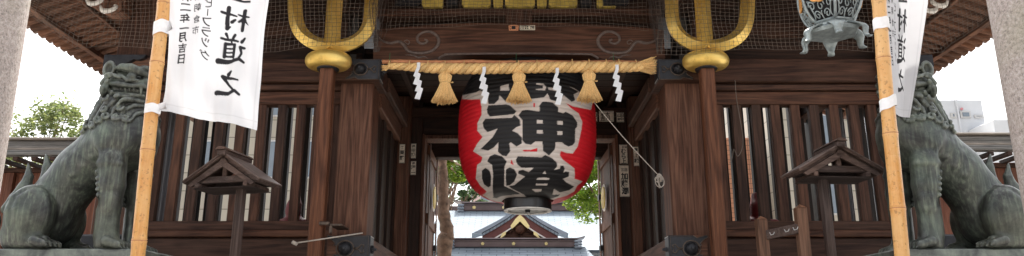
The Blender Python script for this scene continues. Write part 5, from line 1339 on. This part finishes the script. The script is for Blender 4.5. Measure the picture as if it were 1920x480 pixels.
net('fine dark bird net hung over the right bay and the right trident', gr_, 6.5, net_low(100), zhiF, 8.42, lambda x, z: .04*math.sin(x*3+z*2))
net('fine dark bird net stretched above the curved beam', gl+.02, gr_-.02, lambda x: PZ(47, 8.9)-.045*((x-CX)/1.7)**2*1.6, zhiF, 8.9, lambda x, z: .01*math.sin(x*3))
# gathered folds of netting at the two inner edges
for s, px in ((1, 706), (-1, 1236)):
    m = MB()
    for i in range(26):
        x0 = PX(px+s*rng.uniform(-14, 28), 0, 8.4); x1_ = PX(px+s*rng.uniform(-6, 6), 100, 8.5)
        q = [Vector((x0, 8.4, 5.75)), Vector(((x0+x1_)/2+rng.normal(0, .04)-s*.02, 8.4+rng.normal(0, .03), 5.4)), Vector((x1_, 8.47, PZ(98, 8.47)))]
        m.tube(smooth_curve(q, 6), .0022, 3, False)
    for j in range(14):
        z = 5.72-j*.055; q = [Vector((PX(px+s*a_, 50, 8.42)+rng.normal(0, .01), 8.42+.02*math.sin(a_), z-.02*math.sin(a_*.3)+.0)) for a_ in range(-14, 26-j, 5)]; m.tube(q, .0018, 3, False)
    tag(obj('gathered_net', m, M['net2'], None, origin=(PX(px, 50, 8.4), 8.4, 5)), 'bunched folds of dark netting at the %s end of the curved beam' % ('left' if s > 0 else 'right'), 'net', 'bird nets on the gate')

# ---- seated wooden guardians in the side bays
def guardian(x, Y, lab, mir):
    s = SDF((-.6, -.5, -.02), (.6, .5, 1.3), .025)
    s.ell((0, 0, .2), (.48, .36, .24), .1); s.cone((0, .05, .3), (0, .05, .75), .25, .2, .1); s.ell((0, 0, 1.0), (.11, .13, .15), .03)
    for q in (-1, 1): s.cone((q*.22, .03, .78), (q*.42, -.08, .48), .10, .13, .06); s.cone((q*.42, -.08, .48), (q*.16, -.28, .42), .13, .09, .05); s.cone((q*.44, -.06, .5), (q*.56, 0, .2), .09, .14, .06)
    s.cone((0, .03, 1.08), (0, .08, 1.22), .11, .06, .02); s.cone((0, -.12, .99), (0, -.135, .96), .02, .02, .01)
    V_, Q_ = s.mesh(); t = thing('guardian_figure', lab, 'statue', (x, Y, 2.26), 'seated robed figures inside the gate')
    mesh_np('robe', V_, Q_, M['red_robe'], t, mir)
M['red_robe'] = plain('dull_red_robe', (.16, .02, .02), .6, 0, .4, 5)
guardian(PX(545, 360, 10.4), 10.6, 'dim seated robed figure behind the left lattice', False)
guardian(PX(1428, 360, 10.4), 10.6, 'dim seated robed figure behind the right lattice', True)
# pale hanging cloths in the bays
M['grey_cloth'] = plain('pale_grey_cloth', (.24, .24, .255), .85, 0, .1, 3)
for px, w, lab in ((318, 22, 'long pale cloth hanging inside the left lattice near the left lion'), (368, 20, 'shorter pale cloth hanging inside the left lattice beside another'), (1577, 22, 'pale cloth hanging inside the right lattice behind the small roof'), (1640, 18, 'long pale cloth hanging inside the right lattice nearest the right lion')):
    m = MB(); x = PX(px, 300, 9.75); ww = w/FOC*10/2; n = 14; pts = [(x-ww+2*ww*i/n, 9.75+.02*math.sin(i*1.3)) for i in range(n+1)]
    vs = []
    for zz_ in (2.27, 5.1):
        vs += [(a_, b_, zz_) for a_, b_ in pts]+[(a_, b_+.006, zz_) for a_, b_ in pts]
    N1 = n+1
    fs = [(i, i+1, 2*N1+i+1, 2*N1+i) for i in range(n)]+[(N1+i, 3*N1+i, 3*N1+i+1, N1+i+1) for i in range(n)]
    m.add(vs, fs); tag(obj('hanging_cloth', m, M['grey_cloth'], None, 'all', origin=(x, 9.75, 2.27)), lab, 'cloth', 'pale cloths hanging inside the side bays')

# ================================================================== BEYOND THE GATE
def slope_mesh(pts, mat, parent, name, th=.12):
    """roof surface from rows of points (eave -> ridge), with uv in metres for the shingle courses"""
    rows = len(pts); n = len(pts[0]); vs = [q for r_ in pts for q in r_]; fs = [(i*n+j, i*n+j+1, (i+1)*n+j+1, (i+1)*n+j) for i in range(rows-1) for j in range(n-1)]
    o_ = len(vs); vs2 = [Vector(q)-Vector((0, 0, th)) for q in vs]; fs2 = [tuple(a+o_ for a in f[::-1]) for f in fs]
    edge = [(j, j+1, j+1+o_, j+o_)[::-1] for j in range(n-1)]+[(((rows-1)*n+j), ((rows-1)*n+j+1), ((rows-1)*n+j+1+o_), ((rows-1)*n+j+o_)) for j in range(n-1)]+[(i*n, (i+1)*n, (i+1)*n+o_, i*n+o_) for i in range(rows-1)]+[(i*n+n-1, (i+1)*n+n-1, (i+1)*n+n-1+o_, i*n+n-1+o_)[::-1] for i in range(rows-1)]
    m = MB(); m.add(vs+vs2, fs+fs2+edge); o = obj(name, m, mat, parent, 40)
    a_ = o.data.attributes.new('uvw', 'FLOAT_VECTOR', 'POINT'); d = []
    acc = [0.0]
    for i in range(1, rows): acc.append(acc[-1]+(Vector(pts[i][n//2])-Vector(pts[i-1][n//2])).length)
    for rep in range(2):
        for i in range(rows):
            for j in range(n): d += [pts[i][j][0]+pts[i][j][1]*.3*0, acc[i], 0]
    a_.data.foreach_set('vector', d); return o
hall = thing('worship_hall', 'shrine hall with pale blue-grey shingled roofs seen through the gateway', 'hall', (P(972, 470, 34).x, 34, 0))
def crest(px, py, Y, r, petals=5):
    c = P(px, py, Y); m = MB()
    if petals:
        for k in range(petals):
            a = 2*PI*k/petals+PI/2; m.lathe([(r*.42, 0), (r*.42, -.03), (r*.2, -.045)], (c.x+r*.55*math.cos(a), Y, c.z+r*.55*math.sin(a)), 12, 'y')
        m.lathe([(r*.25, 0), (r*.25, -.05)], (c.x, Y, c.z), 10, 'y')
    else: m.lathe([(r, 0), (r, -.03), (r*.8, -.05)], (c.x, Y, c.z), 24, 'y')
    return m
M['crest'] = plain('pale_gold_leaf', (.75, .62, .30), .4, .4, .1, 10)
def ridge(pxa, pxb, pyt, pyb, Y, crests, curl=True, parent=hall):
    xa_, xb_ = PX(pxa, pyb, Y), PX(pxb, pyb, Y); z0, z1_ = PZ(pyb, Y), PZ(pyt, Y); h = z1_-z0
    m = MB(); m.box((xa_, Y, z0), (xb_, Y+.7, z1_), .02); m.box((xa_, Y-.06, z0), (xb_, Y-.002, z0+h*.14), .01); m.box((xa_, Y-.06, z1_-h*.16), (xb_, Y-.002, z1_), .01); o = obj('roof_ridge', m, M['ridge'], parent)
    m = MB(); ext = (xb_-xa_)*.055; n = 40; pts = []
    for i in range(n+1):
        u = -1+2*i/n; x = (xa_+xb_)/2+u*((xb_-xa_)/2+ext); z = z1_+.03+(.30*h*max(0, (abs(u)-.86)/.14)**1.7 if curl else 0); pts.append((x, z))
    poly = pts+[(a, b+h*.16) for a, b in pts[::-1]]
    m.prism(poly, Y-.12, Y+.8); obj('ridge_cap', m, M['ridge_cap'], o)
    for px in (pxa, pxb):
        x = PX(px, pyb, Y); m = MB(); 
        for k in range(3): m.box((x-.17, Y-.16, z0-h*.28+k*h*.42), (x+.17, Y-.062, z0+h*.10+k*h*.42), .05)
        obj('ridge_end', m, M['ridge_end'], o)
    for px in crests: obj('gold_crest', crest(px, (pyt+pyb)/2+.5, Y-.003, h*.27), M['crest'], o)
M['ridge_end'] = plain('blue_grey_ridge_end', (.2, .23, .27), .4, .3, .15, 3)
# lower (front) roof
YA = 30.0
ridge(845, 1084, 450, 463, YA, (905, 963, 1024))
def roofgrid(x0a, x1a, x0b, x1b, ya, yb, za, zb, sag=.25, rows=10, n=24, lift=0):
    out = []
    for i in range(rows+1):
        t = i/rows; z = za+(zb-za)*(t-sag*math.sin(PI*t)*.6); y = ya+(yb-ya)*t; a = x0a+(x0b-x0a)*t; b = x1a+(x1b-x1a)*t
        out.append([Vector((a+(b-a)*j/n, y, z+lift*(abs(2*j/n-1)**4)*(1-t))) for j in range(n+1)])
    return out
zA = PZ(463, YA); ze = zA-1.6
slope_mesh(roofgrid(PX(815, 480, YA)-.6, PX(1120, 480, YA)+.6, PX(832, 463, YA), PX(1097, 463, YA), YA-3.2, YA+.1, ze, zA+.02, .2, lift=.3), M['roof'], hall, 'front_roof')
# upper roof
YU = 38.0
ridge(864, 1082, 382, 395, YU, (889, 945, 1063, 1005))
zU = PZ(395, YU); zl_ = PZ(462, YA+.8)-.15
slope_mesh(roofgrid(PX(700, 460, 31), PX(1250, 460, 31), PX(838, 395, YU), PX(1106, 395, YU), YA+.75, YU+.1, zl_, zU+.02, .22, rows=16), M['roof'], hall, 'upper_roof')
slope_mesh(roofgrid(PX(700, 460, 31), PX(1250, 460, 31), PX(838, 395, YU), PX(1106, 395, YU), YU+8, YU+.7, zl_, zU+.02, .2, rows=6), M['roof'], hall, 'rear_roof')
# side ridges left and right, farther back
m = MB(); m.box((PX(790, 390, 44), 44, PZ(402, 44)), (PX(862, 390, 44), 44.6, PZ(386, 44)), .03); m.box((PX(1088, 390, 44), 44, PZ(402, 44)), (PX(1180, 390, 44), 44.6, PZ(386, 44)), .03); obj('side_ridge', m, M['ridge'], hall)
# gable (chidori hafu)
YG = 30.9; gap = P(975, 399, YG); gw = [P(893, 446, YG), P(1056, 446, YG)]
def gcurve(s, off=0, n=14):     # curved gable edge, apex -> foot
    out = []
    for i in range(n+1):
        t = i/n; x = gap.x+s*(t*(abs(gw[0].x-gap.x)-.25)); z = gap.z-(gap.z-gw[0].z)*(t**.80)*(1.0)+0; out.append(Vector((x, 0, z-off*(1.0))))
    return out
for s in (-1, 1):
    c0 = gcurve(s); ydeep = 7.2
    rows = [[Vector((q.x+s*.38+s*.10*i, YG-.35 + 0, q.z+.16)) for i, q in enumerate([c0[k]]) ][0] for k in range(len(c0))]
    pts = [[Vector((q.x+s*.0, YG-.30, q.z+.14)), Vector((q.x, YG+1.2, q.z+.14)), Vector((q.x, YG+ydeep*(1-k/(len(c0)-1))+.3, q.z+.16))] for k, q in enumerate(c0)]
    pts = pts[::-1]
    if s < 0: pts = [r_[::-1] for r_ in pts]
    slope_mesh(pts, M['roof'], hall, 'gable_roof', .10)
    # outer pale rounded verge, brown barge boards
    m = MB(); out = [Vector((q.x+s*.02, YG-.28, q.z+.17)) for q in c0]; wide = [Vector((q.x+s*(.20+.22*k/(len(c0)-1)), YG-.26, q.z+.155)) for k, q in enumerate(c0)]
    vs = []; 
    for a, b in zip(out, wide): vs += [a, b, b+Vector((s*.05, .9, -.12)), a+Vector((0, .9, 0))]
    fs = []
    for i in range(len(out)-1): 
        for j in range(4): j_ = (j+1) % 4; fs.append((i*4+j, i*4+j_, (i+1)*4+j_, (i+1)*4+j))
    m.add(vs, fs+[(0, 1, 2, 3), tuple(len(vs)-4+j for j in (3, 2, 1, 0))]); obj('gable_verge', m, M['ridge_end'], hall)
    for nm, o0, o1, dy, mt in (('barge_board', -.10, .28, .0, 'gable_red'), ('barge_edge', -.02, .035, -.03, 'white_paint')):
        m = MB(); a = [(q.x, q.z-o0) for q in c0]; b = [(q.x-s*.02, q.z-o1-.05*(1 if nm == 'barge_board' else 0)) for q in c0][::-1]
        if nm == 'barge_edge': a = [(q.x, q.z-.30) for q in c0]; b = [(q.x, q.z-.36) for q in c0][::-1]
        m.prism(a+b, YG-.20+dy, YG-.12+dy); obj(nm, m, M[mt], hall)
m = MB(); m.prism([(gap.x, gap.z)]+[(q.x, q.z) for q in gcurve(1)[1:]]+[(q.x, q.z) for q in gcurve(-1)[1:]][::-1], YG+.02, YG+.1); obj('gable_wall', m, M['beam_x'], hall)
def gp(px, py): q = P(px, py, YG-.24); return (q.x, q.z)
m = MB(); m.prism([gp(975, 402), gp(984, 411), gp(993, 424), (gp(990, 429)), gp(984, 424), gp(980, 420), gp(975, 415), gp(970, 420), gp(966, 424), gp(960, 429), gp(957, 424), gp(966, 411)], YG-.27, YG-.23); obj('gable_gilding', m, M['crest'], hall)
for pts in ([gp(938, 445), gp(942, 437), gp(949, 434), gp(948, 440), gp(943, 444), gp(939, 447)], [gp(1000, 434), gp(1007, 437), gp(1012, 446), gp(1010, 447), gp(1005, 443), gp(1001, 440)]):
    m = MB(); m.prism(pts, YG-.27, YG-.23); obj('gable_gilding', m, M['crest'], hall)
m = MB(); q = P(975, 430, YG-.1); m.lathe([(.22, 0), (.2, -.08), (.08, -.12)], q, 16, 'y'); m.box((q.x-.05, YG-.1, q.z-.5), (q.x+.05, YG-.02, q.z+.4), .01)
for s in (-1, 1): m.tube(smooth_curve([q, q+Vector((s*.25, 0, .06)), q+Vector((s*.4, 0, -.1)), q+Vector((s*.62, 0, -.12)), q+Vector((s*.7, 0, -.25))], 5), .05, 6)
obj('gable_carving', m, M['beam_z'], hall, 'all')
m = MB(); m.box((hall.location.x-5.5, YA-2.2, .0), (hall.location.x+5.5, YU+6, ze-.1), .05); obj('hall_body', m, M['in_x'], hall)

# ---- trees
def tree(name, label, base, crown_c, crown_r, nleaf, leaf, mat, trunk_r, group=None, clumps=60, seed=1, trunk_pts=None, flat=.6, spike=0):
    rg = np.random.default_rng(seed); t = thing(name, label, 'tree', base, group)
    m = MB(); b = Vector(base); c = Vector(crown_c)
    tp = trunk_pts or [b, b.lerp(c, .35)+Vector((.1, 0, 0)), b.lerp(c, .7), c]
    sc_ = smooth_curve(tp, 6); n_ = len(sc_); m.tube(sc_, [trunk_r*(1-.75*i/n_)*(1+.10*math.sin(i*1.9)) for i in range(n_)], 16)
    tr = obj('trunk', m, M['bark'], t, 'all')
    cl = []
    for i in range(clumps):
        d = rg.normal(0, 1, 3); d /= np.linalg.norm(d); q = rg.uniform(.35, 1)**.5
        cl.append(np.array(crown_c)+d*np.array(crown_r)*q)
    m = MB()
    for q in cl[::2][:26]:
        s0 = sc_[int(n_*rg.uniform(.5, .98))]; e = Vector(q); m.tube([s0, s0.lerp(e, .5)+Vector((0, 0, -.05*(e-s0).length)), e], [trunk_r*.28, trunk_r*.16, trunk_r*.04], 6)
    obj('limbs', m, M['bark'], t, 'all')
    cl = np.array(cl); idx = rg.integers(0, clumps, nleaf); rad_ = (np.array(crown_r).mean()*rg.uniform(.16, .34, clumps))[idx]
    d = rg.normal(0, 1, (nleaf, 3)); d /= np.linalg.norm(d, axis=1)[:, None]; c_ = cl[idx]+d*(rad_*rg.uniform(.2, 1, nleaf)**.4)[:, None]*np.array([1, 1, flat])
    if spike: c_[:, 2] += spike*np.abs(rg.normal(0, 1, nleaf))*(rg.random(nleaf) < .3)
    a = rg.normal(0, 1, (nleaf, 3)); a[:, 2] *= .5; a /= np.linalg.norm(a, axis=1)[:, None]; bb = np.cross(a, rg.normal(0, 1, (nleaf, 3))); bb /= np.linalg.norm(bb, axis=1)[:, None]
    L = leaf*rg.uniform(.6, 1.3, nleaf)[:, None]
    V_ = np.stack([c_-a*L, c_-bb*L*.45, c_+a*L, c_+bb*L*.45], 1).reshape(-1, 3)
    Q_ = np.arange(nleaf*4).reshape(-1, 4)
    me = bpy.data.meshes.new('crown'); me.from_pydata((V_-np.array(t.location)).tolist(), [], Q_.tolist()); me.update(); me.materials.append(mat)
    o = bpy.data.objects.new('crown', me); COL.objects.link(o); o.parent = t; return t
q = P(1135, 350, 20); tree('broadleaf_tree', 'bright green sunlit tree at the right of the doorway opening', (q.x+1.1, 20.5, 0), (q.x+.75, 20.5, PZ(330, 20)), (1.75, 1.5, 1.35), 26000, .055, M['leaf_bright'], .28, 'trees beyond the gate', 80, 3)
tb = [P(838, 500, 15.0)]; 
tr_pts = [Vector((P(836, 480, 15).x, 15, 0)), P(833, 475, 15), P(839, 440, 15), P(832, 400, 15), P(831, 350, 15), P(829, 300, 15), P(815, 240, 15), P(800, 190, 15)]
q = P(845, 255, 15.5); tree('broadleaf_tree', 'knotty brown tree trunk with leaves just outside the left door', (tr_pts[0].x, 15, 0), (P(825, 225, 15).x+.05, 16.4, PZ(270, 16.4)), (1.1, .9, .8), 9000, .06, M['leaf_bright'], .175, 'trees beyond the gate', 40, 5, tr_pts)
q = P(865, 350, 52); tree('conifer', 'bluish green conifer standing behind the hall roof on the left', (q.x-.2, 52, 0), (q.x, 52, q.z-1.2), (1.7, 1.6, 2.9), 9000, .13, M['leaf_dark'], .25, 'trees beyond the gate', 50, 8)
q = P(893, 372, 54); tree('conifer', 'thin pale conifer between the hall roof and the lantern', (q.x, 54, 0), (q.x, 54, q.z-.9), (.8, .8, 1.7), 3500, .12, M['leaf_dark'], .15, 'trees beyond the gate', 22, 9)
q = P(858, 330, 40); tree('broadleaf_tree', 'pale leafy tree high behind the left door post', (q.x-1.5, 44, 0), (q.x-1.0, 44, q.z+1.6), (2.0, 2.0, 1.4), 9000, .10, M['leaf_soft'], .3, 'trees beyond the gate', 45, 10)
q = P(105, 245, 26); tree('broadleaf_tree', 'pale green tree beyond the roofed wall on the left', (q.x, 26, 0), (q.x-.1, 26, q.z-.6), (2.0, 1.5, 1.55), 10500, .075, M['leaf_soft'], .22, 'trees beyond the gate', 75, 12, spike=.22)
# backdrop building behind hall (pale pink wall)
def block(name, lab, x0, x1, y0, y1, z1_, mat, wins=(), group=None, cat='building'):
    t = thing(name, lab, cat, ((x0+x1)/2, y0, 0), group); m = MB(); m.box((x0, y0, 0), (x1, y1, z1_), .02); obj('wall', m, mat, t)
    for (a, b, c, d) in wins:
        m = MB(); m.box((a, y0-.05, c), (b, y0-.003, d), .01); w = obj('window', m, M['white_trim'], t)
        m = MB(); m.box((a+.06, y0-.06, c+.06), (b-.06, y0-.052, d-.06), 0); obj('pane', m, M['glass'], w)
    return t
M['glass'] = plain('grey_window_glass', (.12, .15, .18), .12, 0, .1, 2, spec=.8)
M['pinkwall'] = plain('pale_pink_render', (.55, .42, .38), .8, 0, .05, 1)
M['whitewall'] = plain('white_render', (.50, .51, .53), .8, 0, .04, .6)
# tiled facades
def tilemat(name, c1, c2, w, h, ms=.015, axis='xz'):
    T = NT(name); c = T.coord(); sp_ = T.n('ShaderNodeSeparateXYZ'); T.l(c, sp_.inputs[0]); cb = T.n('ShaderNodeCombineXYZ'); T.l(sp_.outputs[0], cb.inputs[0]); T.l(sp_.outputs[2], cb.inputs[1])
    b = T.n('ShaderNodeTexBrick', offset=0.0); T.l(cb.outputs[0], b.inputs[0]); b.inputs['Scale'].default_value = 1; b.inputs['Color1'].default_value = (*c1, 1); b.inputs['Color2'].default_value = (*c2, 1); b.inputs['Mortar'].default_value = (c1[0]*.35, c1[1]*.35, c1[2]*.35, 1)
    b.inputs['Mortar Size'].default_value = ms; b.inputs['Brick Width'].default_value = w; b.inputs['Row Height'].default_value = h; T.l(b.outputs[0], T.b.inputs['Base Color']); T.set(.6); return T.m
M['cream_tile'] = tilemat('cream_stone_cladding', (.38, .345, .28), (.33, .30, .245), .9, .6)
M['orange_brick'] = tilemat('orange_brick', (.34, .15, .08), (.30, .13, .065), .45, .16, .012)
yb_ = 24
x_ = lambda px, Y=24.: PX(px, 300, Y)
block('office_building', 'cream stone clad building glimpsed through the left lattice', x_(285), x_(640), 24, 34, 13, M['cream_tile'], [(x_(a), x_(a)+.7, z, z+1.3) for a in (500, 560, 380) for z in (3.2, 6.4, 8.5)])
block('office_building', 'cream stone clad building glimpsed through the right lattice', x_(1448), x_(1600), 24, 34, 13, M['cream_tile'], [(x_(a), x_(a)+.8, z, z+1.2) for a in (1500, 1545) for z in (3.0, 5.2, 7.4)])
block('brick_building', 'low orange brick building glimpsed through the right lattice', x_(1345), x_(1412), 24, 32, PZ(258, 24), M['orange_brick'], [(x_(1382), x_(1382)+.5, 4.6, 5.3)])
block('pink_building', 'pale pink building behind the hall roof', PX(885, 370, 60), PX(1075, 370, 60), 60, 66, PZ(352, 60), M['pinkwall'], [(PX(a, 370, 60), PX(a, 370, 60)+1.1, PZ(378, 60), PZ(366, 60)) for a in (900, 925, 1048)])
# white city building, right
t = thing('office_building', 'white city building with rooftop equipment beyond the right lion', 'building', (PX(1835, 240, 70), 70, 0)); Yw = 70
X7 = lambda px: PX(px, 220, Yw); Z7 = lambda py: PZ(py, Yw)
m = MB(); m.box((X7(1745), 70, 0), (X7(1846), 84, Z7(187)), .05); m.box((X7(1810), 66, 0), (X7(1888), 69.9, PZ(224, 66)), .05); m.box((X7(1790), 71, Z7(187)), (X7(1823), 78, Z7(183)), .03); m.box((X7(1795), 69.8, 0), (X7(1798), 70.1, Z7(186)), .03); obj('wall', m, M['whitewall'], t)
for a, b, c, d in ((1800, 1820, 222, 209), (1826, 1844, 222, 216), (1782, 1792, 222, 212)):
    m = MB(); m.box((X7(a), 69.85, Z7(c)), (X7(b), 69.97, Z7(d)), .02); w = obj('window', m, M['white_trim'], t); m = MB(); m.box((X7(a)+.2, 69.80, Z7(c)+.15), (X7(b)-.2, 69.84, Z7(d)-.15), 0); obj('pane', m, M['glass'], w)
m = MB(); m.lathe([(.13, 0), (.13, -.1)], (X7(1804), 69.9, Z7(205)), 16, 'y'); M['redsign'] = plain('red_sign', (.5, .2, .22), .5); obj('round_sign', m, M['redsign'], t)
m = MB(); m.tube([(X7(1822), 72, Z7(184)), (X7(1822), 72, Z7(175))], .07, 6); m.tube([(X7(1816), 72, Z7(180)), (X7(1828), 72, Z7(180))], .05, 6); m.tube([(X7(1844), 72, Z7(187)), (X7(1844), 72, Z7(181))], .04, 6)
for k in range(8): m.tube([(X7(1855+k*4), 66.5, PZ(224, 66)), (X7(1855+k*4), 66.5, PZ(221, 66))], .03, 5)
obj('rooftop_mast', m, M['white_trim'], t)

# ---- roofed side walls left and right
def sidewall(x0, x1, lab, pyr):
    Y = 14.5; t = thing('roofed_wall', lab, 'wall', ((x0+x1)/2, Y, 0), 'roofed wooden walls beside the gate')
    zr_ = PZ(pyr, Y); m = MB(); m.box((x0, Y+.1, 0.004), (x1, Y+.25, zr_-.5), .01); obj('wall_boards', m, M['redwood'], t)
    m = MB(); m.box((x0, Y-.12, zr_-.12), (x1, Y+.35, zr_), .03); m.box((x0, Y-.16, zr_+.003), (x1, Y+.39, zr_+.06), .02); obj('wall_ridge', m, M['oldroof'], t)
    m = MB()
    for k in range(4): m.box((x0, Y-.2-.16*k, zr_-.17-.085*k), (x1, Y+.0-.16*k, zr_-.123-.085*k), .006)
    obj('shingles', m, M['oldroof'], t)
    m = MB(); x = x0+.1
    while x < x1: m.box((x, Y-.72, zr_-.54), (x+.09, Y+.1, zr_-.465), .005); x += .35
    m.box((x0, Y-.05, zr_-.62), (x1, Y+.08, zr_-.55), .005); obj('wall_rafters', m, M['in_x'], t)
    m = MB(); x = x0+.2
    while x < x1: m.box((x, Y+.0, 0.004), (x+.14, Y+.095, zr_-.625), .005); x += .9
    obj('wall_posts', m, M['redwood'], t)
sidewall(-12, P(262, 270, 14.5).x, 'dark boarded wall with a shingled cap roof behind the left lion', 266)
sidewall(P(1700, 270, 14.5).x, 12.5, 'dark boarded wall with a shingled cap roof behind the right lion', 257)
m = MB(); a = P(1811, 438, 12.5); m.box((a.x-.045, 12.48, a.z-.2), (a.x+.045, 12.5, a.z+.18), .002); M['yellow'] = plain('yellow_sign', (.85, .65, .01), .5)
o = tag(obj('yellow_notice', m, M['yellow'], None, origin=a), 'narrow yellow notice strip behind the belly of the right lion', 'notice')
m = MB(); text_on(m, '立入禁止', a.x, a.z+.12, .055, 12.478, .03, 1, step=.08); obj('printed_lettering', m, M['ink'], o)
for px, lab in ((195, 'dark slab standing behind the legs of the left lion'), (1775, 'dark slab standing behind the legs of the right lion')):
    a = P(px, 455, 8.2); m = MB(); m.box((a.x-.25, 8.15, .45), (a.x+.25, 8.25, PZ(440, 8.2)), .02); q = P(px, 448, 8.14)
    tag(obj('notice_board', m, M['black_metal'], None, origin=(a.x, 8.2, .45)), lab, 'board', 'dark boards behind the lions')
